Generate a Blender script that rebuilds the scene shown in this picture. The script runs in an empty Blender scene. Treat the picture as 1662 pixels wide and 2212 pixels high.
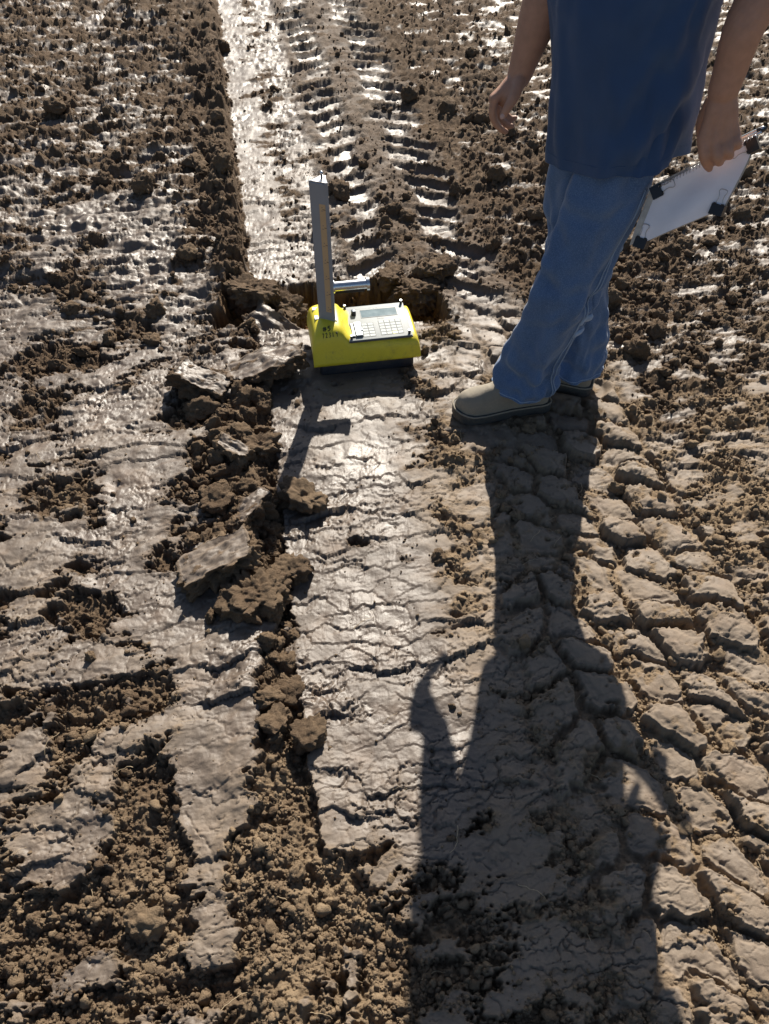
import bpy, bmesh, math, random
import numpy as np
from mathutils import Vector, Matrix, noise as mnoise
from mathutils.bvhtree import BVHTree

# ------------------------------------------------------------------ camera, sky, sun, exposure
scene = bpy.context.scene
COL = scene.collection
CAM_H = 1.72
PITCH = math.radians(48.9)            # below the horizontal
FPX = 1663.0                          # focal length in pixels of a 1662 x 2212 picture
cam_data = bpy.data.cameras.new('camera')
cam_data.sensor_fit = 'VERTICAL'
cam_data.sensor_height = 24.0
cam_data.sensor_width = 24.0
cam_data.lens = 24.0 * FPX / 2212.0
cam_data.clip_start = 0.02
cam_data.clip_end = 2000.0
camera = bpy.data.objects.new('camera', cam_data)
camera.location = (0, 0, CAM_H)
camera.rotation_euler = (math.pi / 2 - PITCH, 0, 0)
COL.objects.link(camera)
scene.camera = camera

SUN_EL = math.radians(36.5)
SUN_AZ = math.radians(9.6)           # to the right of straight ahead (+Y)
world = bpy.data.worlds.new('World')
scene.world = world
world.use_nodes = True
wn = world.node_tree.nodes
wl = world.node_tree.links
bg = wn['Background']
sky = wn.new('ShaderNodeTexSky')
sky.sky_type = 'NISHITA'
sky.sun_disc = False
sky.sun_elevation = SUN_EL
sky.sun_rotation = SUN_AZ
sky.dust_density = 1.0
wl.new(sky.outputs[0], bg.inputs[0])
bg.inputs[1].default_value = 0.05
sun_data = bpy.data.lights.new('sun', 'SUN')
sun_data.energy = 5.0
sun_data.angle = math.radians(0.53)
sun_data.color = (1.0, 0.93, 0.82)
sun = bpy.data.objects.new('sun', sun_data)
sdir = Vector((math.sin(SUN_AZ) * math.cos(SUN_EL), math.cos(SUN_AZ) * math.cos(SUN_EL), math.sin(SUN_EL)))
sun.rotation_euler = sdir.to_track_quat('Z', 'Y').to_euler()
sun.location = sdir * 20
COL.objects.link(sun)
vs = scene.view_settings
vs.view_transform = 'Standard'
vs.look = 'None'
vs.exposure = 0.88
vs.gamma = 1.0
vs.use_curve_mapping = False
scene.cycles.use_denoising = True
scene.cycles.max_bounces = 6

# ------------------------------------------------------------------ small helpers
def ray(px, py):
    a = PITCH + math.atan((py - 1106.0) / FPX)
    d = math.cos(math.atan((py - 1106.0) / FPX))
    # unit distance along the vertical-plane ray, sideways offset scales with depth
    return Vector(((px - 831.0) / FPX * d, math.cos(a), -math.sin(a)))

def G(px, py, z=0.0):
    """the point at height z seen at a pixel of the 1662 x 2212 picture"""
    r = ray(px, py)
    k = (z - CAM_H) / r.z
    return Vector((r.x * k, r.y * k, z))

def P(px, py, Y):
    """the point at ground distance Y seen at a pixel"""
    r = ray(px, py)
    k = Y / r.y
    return Vector((r.x * k, Y, CAM_H + r.z * k))

def mesh_obj(name, verts, faces, mat=None, parent=None, smooth=True):
    me = bpy.data.meshes.new(name)
    me.from_pydata([tuple(v) for v in verts], [], faces)
    if smooth:
        me.polygons.foreach_set('use_smooth', [True] * len(me.polygons))
    me.update()
    o = bpy.data.objects.new(name, me)
    COL.objects.link(o)
    if mat:
        me.materials.append(mat)
    if parent:
        o.parent = parent
    return o

def bm_obj(name, bm, mat=None, parent=None, smooth=True):
    me = bpy.data.meshes.new(name)
    bmesh.ops.recalc_face_normals(bm, faces=bm.faces[:])
    bm.to_mesh(me)
    bm.free()
    if smooth:
        me.polygons.foreach_set('use_smooth', [True] * len(me.polygons))
    o = bpy.data.objects.new(name, me)
    COL.objects.link(o)
    if mat:
        me.materials.append(mat)
    if parent:
        o.parent = parent
    return o

def empty(name, loc, rz=0.0):
    o = bpy.data.objects.new(name, None)
    o.empty_display_size = 0.05
    o.location = loc
    o.rotation_euler = (0, 0, rz)
    COL.objects.link(o)
    return o

def tag(o, label=None, cat=None, group=None, kind=None):
    if label: o['label'] = label
    if cat: o['category'] = cat
    if group: o['group'] = group
    if kind: o['kind'] = kind
    return o

def catmull(keys, n):
    """resample a list of equal-length tuples with a Catmull-Rom spline"""
    K = np.array(keys, dtype=float)
    m = len(K)
    out = []
    for i in range(n):
        u = i / (n - 1) * (m - 1)
        j = min(int(u), m - 2)
        f = u - j
        p0, p1, p2, p3 = K[max(j - 1, 0)], K[j], K[j + 1], K[min(j + 2, m - 1)]
        out.append(0.5 * ((2 * p1) + (-p0 + p2) * f + (2 * p0 - 5 * p1 + 4 * p2 - p3) * f * f + (-p0 + 3 * p1 - 3 * p2 + p3) * f ** 3))
    return out

# ------------------------------------------------------------------ numpy noise
U32 = np.uint32
def _hash(ix, iy, seed):
    h = (ix.astype(np.int64) * 374761393 + iy.astype(np.int64) * 668265263 + seed * 974634777) & 0xFFFFFFFF
    h = h.astype(U32)
    h = (h ^ (h >> U32(13))) * U32(1274126177)
    h = (h ^ (h >> U32(15))) * U32(2246822519)
    return h ^ (h >> U32(16))

def _rnd(h):
    return (h & U32(0xFFFF)).astype(np.float32) / 65535.0

def _rnd2(h):
    return (h >> U32(16)).astype(np.float32) / 65535.0

def perlin(x, y, seed=0):
    x = np.asarray(x, np.float32); y = np.asarray(y, np.float32)
    fx = np.floor(x); fy = np.floor(y)
    ix = fx.astype(np.int32); iy = fy.astype(np.int32)
    x = x - fx; y = y - fy
    u = x * x * x * (x * (x * 6 - 15) + 10)
    v = y * y * y * (y * (y * 6 - 15) + 10)
    def g(dx, dy):
        a = _rnd(_hash(ix + dx, iy + dy, seed)) * 6.2831853
        return np.cos(a) * (x - dx) + np.sin(a) * (y - dy)
    n0 = g(0, 0); n1 = g(1, 0); n2 = g(0, 1); n3 = g(1, 1)
    a = n0 + u * (n1 - n0)
    b = n2 + u * (n3 - n2)
    return (a + v * (b - a)) * 1.5

def fbm(x, y, seed=0, octv=3, lac=2.1, gain=0.5):
    r = 0; a = 1.0; t = 0
    for o in range(octv):
        r = r + a * perlin(x, y, seed + 17 * o)
        t += a
        a *= gain
        x = x * lac + 3.7; y = y * lac + 1.3
    return r / t * 1.3

def worley(x, y, seed=0, jit=0.9):
    """F1, F2, two random numbers of the nearest cell and the offset to its seed"""
    x = np.asarray(x, np.float32); y = np.asarray(y, np.float32)
    ix = np.floor(x).astype(np.int32); iy = np.floor(y).astype(np.int32)
    f1 = np.full(x.shape, 9.0, np.float32); f2 = f1.copy()
    r1 = np.zeros_like(f1); r2 = np.zeros_like(f1); ox = np.zeros_like(f1); oy = np.zeros_like(f1)
    for dx in (-1, 0, 1):
        for dy in (-1, 0, 1):
            cx = ix + dx; cy = iy + dy
            h = _hash(cx, cy, seed)
            h2 = _hash(cx, cy, seed + 101)
            px = cx + 0.5 + jit * (_rnd(h) - 0.5) - x
            py = cy + 0.5 + jit * (_rnd2(h) - 0.5) - y
            d = np.sqrt(px * px + py * py)
            near = d < f1
            f2 = np.where(near, f1, np.minimum(f2, d))
            r1 = np.where(near, _rnd(h2), r1); r2 = np.where(near, _rnd2(h2), r2)
            ox = np.where(near, px, ox); oy = np.where(near, py, oy)
            f1 = np.where(near, d, f1)
    return f1, f2, r1, r2, ox, oy

def sm(a, b, x):
    t = np.clip((x - a) / (b - a), 0, 1)
    return t * t * (3 - 2 * t)

# ------------------------------------------------------------------ the graded, driven-over field
# s runs along the wheel tracks, t across them (t = 0 is the left edge of the smooth rolled strip)
DS, DC = 0.1783, 0.984
T0 = 0.0569
def st(X, Y):
    return DC * Y - DS * X, DC * (X + T0 + 0.1813 * Y)

def st_px(px, py):
    p = G(px, py)
    return st(p.x, p.y)

# loose pockets (negative) and smeared smooth patches (positive): pixel, half width across, half length along, strength
BLOBS = [
    (350, 1480, .10, .17, -1), (345, 1770, .11, .13, -1), (330, 1960, .13, .12, -.9), (170, 1310, .11, .11, -1),
    (110, 1560, .14, .11, -1), (150, 1720, .17, .09, -.8), (380, 1085, .07, .10, -1), (200, 1080, .10, .08, -.9),
    (95, 900, .10, .12, -1), (130, 780, .13, .08, -1), (10, 1290, .06, .08, -1), (560, 1900, .10, .30, -1),
    (600, 1500, .055, .22, -1), (110, 2010, .30, .14, -.9), (260, 2140, .35, .10, -.8), (520, 1050, .09, .25, -.9),
    (150, 640, .10, .10, -.8), (380, 900, .08, .07, -.8), (300, 720, .10, .10, -.7), (760, 1165, .05, .035, -1),
    (720, 1800, .10, .25, -.4), (790, 2050, .2, .2, -.6), (945, 700, .06, .12, -1), (985, 1000, .04, .09, -.7),
    (960, 1120, .04, .10, -.45), (1000, 1260, .05, .10, -.4), (850, 1350, .05, .08, -.5), (640, 1180, .03, .12, -.7),
    (470, 1490, .095, .30, 1.2), (460, 1700, .085, .10, 1.0), (445, 1910, .08, .12, 1.0), (430, 1350, .13, .08, .9), (290, 1060, .08, .22, .9),
    (160, 1800, .08, .09, 1.5), (70, 1230, .09, .13, .9), (320, 560, .11, .28, .9), (230, 900, .10, .14, .8),
    (60, 700, .10, .12, .6), (440, 640, .08, .15, .7), (230, 480, .25, .12, .6), (540, 1400, .05, .12, .5),
    (1060, 680, .13, .22, 1), (740, 1670, .06, .12, .9), (720, 1400, .18, .3, .6), (330, 1290, .1, .05, .5),
    (190, 2110, .10, .05, 1.2), (210, 1450, .12, .05, 1.1), (60, 1640, .05, .06, .8), (240, 1640, .05, .06, .9), (480, 2060, .07, .05, 1.0), (740, 1720, .07, .10, .9), (730, 2130, .06, .05, .9), (650, 2180, .05, .05, .6), (1010, 780, .08, .08, .7), (640, 850, .05, .05, -.6),
]
BL = [(*st_px(a, b), c, d, e * (1.0 if e > 0 else .7)) for a, b, c, d, e in BLOBS]

GA_O = Vector((-0.2223, 2.134))       # front left corner of the gauge's base
GA_YAW = math.radians(9.5)
FEET = [((0.545, 1.985), (0.245, 1.925)), ((0.705, 2.055), (0.415, 2.160))]   # heel, toe

def dome(x, y, size, seed, lo=0.35, hi=0.62):
    f1, f2, r1, r2, ox, oy = worley(x / size, y / size, seed, 0.95)
    r = lo + (hi - lo) * r1 * r1
    return np.sqrt(np.maximum(0, r * r - f1 * f1)) * size * (0.6 + 0.5 * r2)

def rightw(t):
    return sm(1.0, 1.2, t)

def field(X, Y):
    X = np.asarray(X, np.float32); Y = np.asarray(Y, np.float32)
    s, t = st(X, Y)
    w1 = fbm(X * 7, Y * 7, 1, 3); w2 = fbm(X * 7, Y * 7, 2, 3)
    w3 = fbm(X * 55, Y * 55, 3, 2); w4 = fbm(X * 55, Y * 55, 4, 2)
    lo1 = fbm(t * 2.2, s * 3.6, 5, 4); lo2 = fbm(X * 1.6, Y * 1.6, 6, 2)
    mid = fbm(X * 26, Y * 26, 7, 3)
    lod = 1 - .85 * sm(2.6, 4.6, Y)                       # fine grain fades where the sheet is coarser
    hf = perlin(X * 120, Y * 120, 8) * lod
    w3 = w3 * (.4 + .6 * lod); w4 = w4 * (.4 + .6 * lod)
    tw = t + 0.022 * w1 + 0.006 * w3
    far = sm(2.25, 2.75, Y)
    # how readily the surface is smeared smooth instead of loose
    tn = np.array([-3, -1.2, -.7, -.3, -.06, -.03, .015, .03, .40, .50, .62, .8, 1.0, 1.3, 2.0, 4])
    bn = np.array([.10, .10, .16, .18, -.06, -.35, -.25, .42, .36, .10, .08, .08, .0, -.04, -.02, -.02])
    tf = np.array([-4, -1.6, -.6, -.2, -.02, .015, .03, .12, .20, .34, .95, 1.05, 1.5, 1.75, 2.2, 4])
    bf = np.array([.03, .05, .08, -.03, -.38, -.2, .34, .26, .08, .16, .14, -.20, -.14, -.06, -.06, -.06])
    base = np.interp(tw, tn, bn) * (1 - far) + np.interp(tw, tf, bf) * far
    strip_near = sm(0.0, 0.03, tw) * (1 - sm(.40, .55, tw)) * (1 - far)
    base = base - 0.20 * strip_near * (1 - sm(0.50, 0.85, Y + .08 * w2))
    # farther out on the left the loose share grows
    base = base - 0.12 * sm(3.0, 4.5, Y) * (t < 0)
    bl = np.zeros_like(X)
    for bs, bt, rt, rs, k in BL:
        q = ((t - bt) / rt) ** 2 + ((s - bs) / rs) ** 2
        sel = q < 6
        bl[sel] += k * np.exp(-q[sel] * 1.1).astype(np.float32)
    lo3 = fbm(t * 5.5 + 3.1, s * 9.5, 9, 3)
    lo4 = fbm(t * 7 + 1.7, s * (17 - 4 * (1 - far)), 10, 4, 2.2, .6)
    m = base + 0.66 * bl + 0.20 * lo1 + 0.22 * lo3 + (.40 + .12 * (1 - far)) * lo4 * (1 - .25 * strip_near) + 0.10 * mid
    slick = sm(-0.05, 0.06, m + 0.07 * hf + 0.05 * w3)
    soft = sm(-.10, .40, m)
    # ---- smeared crust: plates torn across the direction of travel, far edges standing proud
    pu = t + 0.030 * w1 + 0.007 * w3
    pv = s + 0.028 * w2 + 0.009 * w4
    stretch = 0.75 + 0.5 * lo2
    f1, f2, r1, r2, ox, oy = worley(pu / 0.105, pv / 0.048, 21, 0.95)
    e1 = f2 - f1
    plate = 0.0078 * (oy * (0.15 + 0.9 * r1)) + 0.003 * ox * (r2 - .5) + 0.0055 * (r2 - 0.5)
    b1, b2, c1, c2, bx, by = worley(pu / 0.19 + 3.3, pv / 0.085, 24, 0.95)
    pick = sm(-.12, .12, lo2 + .4 * w1)
    plate = plate * (1 - pick) + pick * (0.0105 * by * (.1 + .9 * c1) + .005 * bx * (c2 - .5) + .0055 * (c2 - .5))
    e1 = e1 * (1 - pick) + pick * (b2 - b1) * 1.6
    crack1 = (1 - sm(0.012, 0.06, e1 + 0.02 * w3)) * (0.35 + 0.65 * r2)
    g1, g2, q1, q2, gx, gy = worley(pu / 0.046 + 7.3, pv / 0.024, 22, 0.95)
    e2 = g2 - g1
    plate2 = 0.0018 * gy * (0.2 + q1) + 0.0010 * (q2 - .5)
    crack2 = (1 - sm(0.01, 0.11, e2)) * sm(0.1, 0.7, q2 + 0.6 * mid)
    tear = sm(-0.15, 0.35, lo1 + 0.5 * w2 + 0.25 * mid)
    hs = plate * (0.6 + 1.1 * tear) + plate2 * (0.6 + 1.3 * tear) - 0.011 * crack1 * (0.35 + 0.65 * tear) - 0.0060 * crack2 * (.15 + .85 * tear)
    hs = hs + 0.0016 * mid + 0.0003 * hf
    hs = hs * (1 - .2 * far * sm(0, .03, tw))
    # flakes of the broken crust in the middle of the rolled strip
    flake = far * sm(.17, .27, tw) * (1 - sm(1.0, 1.08, tw))
    k1, k2, j1, j2, kx, ky = worley(pu / 0.055, pv / 0.05, 23, 0.95)
    hs = hs + flake * (0.014 * ky * (0.3 + j1) + 0.006 * (j2 - .5))
    # ---- loose soil
    hc = 0.62 * (.22 + .78 * sm(1.0, 2.6, Y)) * dome(X + .006 * w3, Y + .006 * w4, 0.050, 31, .25, .60) + 0.9 * (.30 + .70 * sm(.8, 2.4, Y)) * dome(X + .003 * w3, Y, 0.024, 32) \
        + lod * (0.9 * dome(X, Y + .002 * w4, 0.0125, 33) + 0.8 * dome(X, Y, 0.007, 34)) + 0.018 * mid + 0.014 * w2 + .006 * w3
    big = sm(2.6, 3.6, Y) * (t < -0.0)
    hc = hc + (0.25 + 0.75 * big) * 0.6 * dome(X + .01 * w1, Y + .01 * w2, 0.085, 35, .2, .55)
    pocket = -0.020 * (1 - far) * (t < .4) + 0.004 * far
    hc = hc * (1.0 + 0.35 * lo1) + pocket - 0.010
    # ---- zones across the tracks
    z = 0.012 * lo2 + 0.010 * w1 * 0.6
    torn = fbm(t * 4.2 + .5 * w1, s * 11, 12, 3)
    z = z + (t < 0) * (.008 + .024 * far) * (torn + .5 * np.abs(lo4)) + rightw(t) * .020 * torn * far
    left = 1 - sm(-0.012, 0.004, tw)
    z = z + left * (0.020 + 0.018 * far)
    z = z + left * 0.034 * far * np.exp(-((tw + .055) / .05) ** 2) * (1 + .5 * w2)
    groove = np.exp(-((tw + .016) / .018) ** 2) * (1 - far) * sm(0.15, .4, Y) * (1 - sm(1.75, 2.0, Y))
    z = z - 0.034 * groove * (0.65 + 0.5 * w2)
    z = z + 0.016 * np.exp(-((tw + .10) / .06) ** 2) * (1 - far) * (1 + w2)
    rightm = sm(1.0, 1.15, tw)
    z = z + 0.022 * rightm
    # ---- lug prints of the tyre: sunk bars in two slanting columns, ridges squeezed up between
    treadz = sm(.36, .42, tw) * (1 - sm(1.02, 1.12, tw)) * (1 - .0 * far)
    tc = t - 0.70
    side = np.where(tc < 0, -1.0, 1.0)
    per = 0.150
    slant = np.where(tc < 0, 0.42, 0.50)
    sv = (s + 0.034 * w2 + 0.05 * lo2 + slant * np.abs(tc + .02 * w1) + np.where(tc < 0, per * .5, 0)) / per
    k = np.floor(sv)
    fr = sv - k
    hr = _rnd(_hash(k.astype(np.int32), (side > 0).astype(np.int32), 77))
    hr2 = _rnd(_hash(k.astype(np.int32), (side > 0).astype(np.int32), 78))
    edge = np.minimum(fr, 1 - fr) * per                     # metres from the middle of a ridge
    ridge_w = 0.006 + 0.018 * hr + 0.012 * w1 + .006 * w3
    lat = np.minimum(np.abs(tc) - .04 - .03 * w2 - .05 * hr2, .24 + .12 * hr - np.abs(tc) + .04 * w1)
    pr = sm(0, 0.016, edge - ridge_w) * sm(-.005, .045, lat + .02 * w3)
    column = np.where(tc < 0, 0.25 + 0.75 * sm(2.3, 2.8, Y), 1.0)
    tr_amt = treadz * column * (0.55 + .45 * sm(-.5, .3, lo3 + .5 * w2 + .8 * (hr2 - .3)))
    foot = np.zeros_like(X)
    depth = (0.018 + 0.014 * hr) * pr
    rim = 0.009 * np.exp(-((edge - ridge_w + .004) / .012) ** 2)
    hp = -depth + rim * (.5 + .5 * w2) + 0.010 * (fr - .5) * pr
    z = z + tr_amt * (hp + .010) * far
    k1, k2, v1, v2, vx, vy = worley((t - .42 + .03 * w1 + .008 * w3) / .128, (s + .50 * np.abs(tc) + .03 * w2 + .008 * w4) / .108, 79, .55)
    gap = k2 - k1
    blk = sm(.07, .26, gap + .03 * w3)
    lvl = .034 * (v1 - .5) + .010 * vy * (v2 - .35) + .009 * sm(.1, .6, gap) + .010 * vx * (v1 - .5)
    near_t = (sm(.44, .56, tw + .06 * w2) * (1 - sm(1.12, 1.28, tw - .35 * (1 - sm(.7, 1.3, Y))))) * (1 - far) * (.30 + .70 * sm(.5, .75, tw)) * (1 - .8 * sm(1.55, 1.85, Y) * (1 - sm(.75, .9, tw)))
    z = z + near_t * (blk * lvl + (1 - blk) * (-.016 + .010 * w2) + .006 * np.exp(-((gap - .22) / .07) ** 2))
    pr = pr * far + blk * (1 - far)
    tr_amt = np.maximum(tr_amt * far, near_t)
    pad = tr_amt * pr
    # the floor of a print is pressed flat: fine cracks only; ridges are loose
    flat = np.clip(pad * 1.3, 0, 1) * sm(-.35, .15, w2 + .8 * mid + .5 * lo4 + .22 + .6 * far)
    slick = np.clip(np.maximum(slick * (1 - .75 * tr_amt * (1 - pr)), flat * .92), 0, 1)
    hsl = hs * (1 - .55 * pad)
    h = z + slick * hsl + (1 - slick) * hc * (1 - .45 * tr_amt)
    # ---- the dug trench behind the gauge
    wob = 0.050 * w2 + 0.022 * w3
    dx = np.maximum(-0.64 - X, X - 0.25) + wob
    dy = np.maximum(2.42 - Y + .10 * (X + .2), Y - 2.73 - .05 * X) + wob * .7 + .012 * w4
    dtr = np.maximum(dx, dy)
    hole = 1 - sm(-0.03, 0.006, dtr)
    spoil = np.exp(-(np.maximum(dtr, 0) / .05) ** 2) * (1 - hole)
    h = h + 0.018 * spoil * (.4 + w1) * (Y > 2.45)
    h = h - hole * (0.105 + 0.02 * w1 - 0.6 * hc)
    slick = slick * (1 - hole)
    # ---- level bearing for the gauge and the boots
    ca, sa = math.cos(GA_YAW), math.sin(GA_YAW)
    gx_ = (X - GA_O.x) * ca + (Y - GA_O.y) * sa
    gy_ = -(X - GA_O.x) * sa + (Y - GA_O.y) * ca
    dg = np.maximum(np.maximum(-gx_, gx_ - .331), np.maximum(-gy_, gy_ - .22))
    under = 1 - sm(0.0, 0.05, dg)
    h = h * (1 - under) + under * np.minimum(h * .25, -.002)
    dark = hole
    for (a, b) in FEET:
        ax, ay = a; bx, by = b
        L2 = (bx - ax) ** 2 + (by - ay) ** 2
        u = np.clip(((X - ax) * (bx - ax) + (Y - ay) * (by - ay)) / L2, 0, 1)
        d = np.sqrt((X - ax - u * (bx - ax)) ** 2 + (Y - ay - u * (by - ay)) ** 2)
        un = 1 - sm(0.045, 0.075, d)
        h = h * (1 - un) + un * np.minimum(h * .35 - .004, 0.001)
    # dryness: pale where the surface has dried, towards the near right and the near left
    dr = 0.15 + 0.55 * sm(.33, .5, t) * (1 - sm(1.5, 2.3, Y)) + 0.42 * (1 - sm(.35, .95, Y)) \
        + 0.30 * lo2 + 0.28 * w1 + 0.15 * mid + 0.25 * sm(0.9, 1.2, t) * (1 - far)
    dr = dr + .22 * near_t
    dry = np.clip(sm(0.1, 0.85, dr) * (1 - .6 * far), 0, 1)
    slick = slick * (.45 + .55 * np.maximum(np.maximum(sm(-.02, .22, m), pad * (1 - far)), .85 * far))
    return h.astype(np.float32), slick.astype(np.float32), dry.astype(np.float32), dark.astype(np.float32), (tr_amt * (.3 + .7 * pr)).astype(np.float32), soft.astype(np.float32)

# ------------------------------------------------------------------ soil materials
def nn(nt, kind, **kw):
    n = nt.nodes.new(kind)
    for k, v in kw.items():
        setattr(n, k, v)
    return n

def mixc(nt, fac, a, b, blend='MIX'):
    n = nt.nodes.new('ShaderNodeMix')
    n.data_type = 'RGBA'
    n.blend_type = blend
    for sock, v in ((n.inputs[0], fac), (n.inputs[6], a), (n.inputs[7], b)):
        if isinstance(v, bpy.types.NodeSocket):
            nt.links.new(v, sock)
        else:
            sock.default_value = v if not isinstance(v, tuple) or len(v) == 4 else (*v, 1)
    return n.outputs[2]

def mathn(nt, op, a, b=None, clamp=False):
    n = nt.nodes.new('ShaderNodeMath')
    n.operation = op
    n.use_clamp = clamp
    for i, v in enumerate((a, b)):
        if v is None: continue
        if isinstance(v, bpy.types.NodeSocket):
            nt.links.new(v, n.inputs[i])
        else:
            n.inputs[i].default_value = v
    return n.outputs[0]

def noise_tex(nt, vec, scale, detail=3.0, rough=0.6):
    n = nt.nodes.new('ShaderNodeTexNoise')
    n.inputs['Scale'].default_value = scale
    n.inputs['Detail'].default_value = detail
    n.inputs['Roughness'].default_value = rough
    nt.links.new(vec, n.inputs['Vector'])
    return n.outputs[0]

def ramp(nt, fac, p0, p1):
    n = nt.nodes.new('ShaderNodeMapRange')
    n.inputs[1].default_value = p0
    n.inputs[2].default_value = p1
    nt.links.new(fac, n.inputs[0])
    return n.outputs[0]

def soil_material(name, instanced=False, dark_sub=True):
    m = bpy.data.materials.new(name)
    m.use_nodes = True
    nt = m.node_tree
    bs = nt.nodes['Principled BSDF']
    geo = nt.nodes.new('ShaderNodeNewGeometry')
    tc = nt.nodes.new('ShaderNodeTexCoord')
    vec = geo.outputs['Position']
    def attr(nm):
        a = nt.nodes.new('ShaderNodeAttribute')
        a.attribute_name = nm
        a.attribute_type = 'INSTANCER' if instanced else 'GEOMETRY'
        return a.outputs['Fac']
    dry = attr('dry')
    slick = attr('slick')
    hole = attr('hole')
    n1 = noise_tex(nt, vec, 9.0, 4)
    n2 = noise_tex(nt, vec, 60.0, 4)
    n3 = noise_tex(nt, vec, 330.0, 3, .7)
    damp = mixc(nt, n2, (0.034, 0.021, 0.012), (0.118, 0.073, 0.043))
    tan = mixc(nt, n2, (0.150, 0.103, 0.062), (0.315, 0.230, 0.145))
    dr = mathn(nt, 'ADD', dry, mathn(nt, 'MULTIPLY', mathn(nt, 'SUBTRACT', n1, 0.5), 0.55), True)
    loose = mixc(nt, dr, damp, tan)
    loose = mixc(nt, ramp(nt, n3, .35, .75), loose, mixc(nt, 0.35, loose, (0.30, 0.23, 0.16)))
    sk_wet = mixc(nt, n2, (0.078, 0.057, 0.042), (0.132, 0.100, 0.075))
    sk_dry = mixc(nt, n2, (0.150, 0.112, 0.078), (0.250, 0.190, 0.133))
    sk = mixc(nt, mathn(nt, 'MULTIPLY', dr, 0.75), sk_wet, sk_dry)
    # faint stains with their own shape
    sk = mixc(nt, ramp(nt, n1, .52, .78), sk, mixc(nt, 0.45, sk, (0.16, 0.10, 0.06)))
    colr = mixc(nt, slick, loose, sk)
    sub = mixc(nt, n2, (0.12, 0.060, 0.018), (0.23, 0.125, 0.045))
    colr = mixc(nt, mathn(nt, 'MULTIPLY', hole, 0.85), colr, sub)
    nt.links.new(colr, bs.inputs['Base Color'])
    # smeared clay is smooth and damp, loose soil is matt
    rs = mathn(nt, 'ADD', 0.35, mathn(nt, 'MULTIPLY', dr, 0.26))
    n4 = noise_tex(nt, vec, 5.0, 5, .65)
    rs = mathn(nt, 'ADD', rs, mathn(nt, 'MULTIPLY', ramp(nt, n4, .38, .66), 0.20))
    rs = mathn(nt, 'ADD', rs, mathn(nt, 'MULTIPLY', n2, 0.12))
    rl = 0.92
    mx = nt.nodes.new('ShaderNodeMix')
    nt.links.new(slick, mx.inputs[0]); mx.inputs[2].default_value = rl; nt.links.new(rs, mx.inputs[3])
    nt.links.new(mx.outputs[0], bs.inputs['Roughness'])
    sp = mathn(nt, 'ADD', 0.18, mathn(nt, 'MULTIPLY', slick, 0.44))
    nt.links.new(sp, bs.inputs['Specular IOR Level'])
    # fine relief
    gr = noise_tex(nt, vec, 420.0, 4, .7)
    g2 = noise_tex(nt, vec, 140.0, 3, .6)
    mp = nt.nodes.new('ShaderNodeMapping')
    mp.inputs['Rotation'].default_value = (0, 0, math.radians(-10.3))
    mp.inputs['Scale'].default_value = (1.0, 0.06, 1.0)
    nt.links.new(vec, mp.inputs[0])
    streak = noise_tex(nt, mp.outputs[0], 190.0, 3, .6)
    hgt_l = mathn(nt, 'ADD', mathn(nt, 'MULTIPLY', gr, 0.0045), mathn(nt, 'MULTIPLY', g2, 0.005))
    hgt_s = mathn(nt, 'ADD', mathn(nt, 'MULTIPLY', gr, 0.0007), mathn(nt, 'MULTIPLY', streak, 0.0006))
    hgt_s = mathn(nt, 'ADD', hgt_s, mathn(nt, 'MULTIPLY', g2, 0.0007))
    hm = nt.nodes.new('ShaderNodeMix')
    nt.links.new(slick, hm.inputs[0]); nt.links.new(hgt_l, hm.inputs[2]); nt.links.new(hgt_s, hm.inputs[3])
    bp = nt.nodes.new('ShaderNodeBump')
    bp.inputs['Strength'].default_value = 0.9
    bp.inputs['Distance'].default_value = 1.0
    nt.links.new(hm.outputs[0], bp.inputs['Height'])
    nt.links.new(bp.outputs[0], bs.inputs['Normal'])
    return m

M_SOIL = soil_material('field_soil')
M_CRUMB = soil_material('crumb_soil', True)

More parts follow.
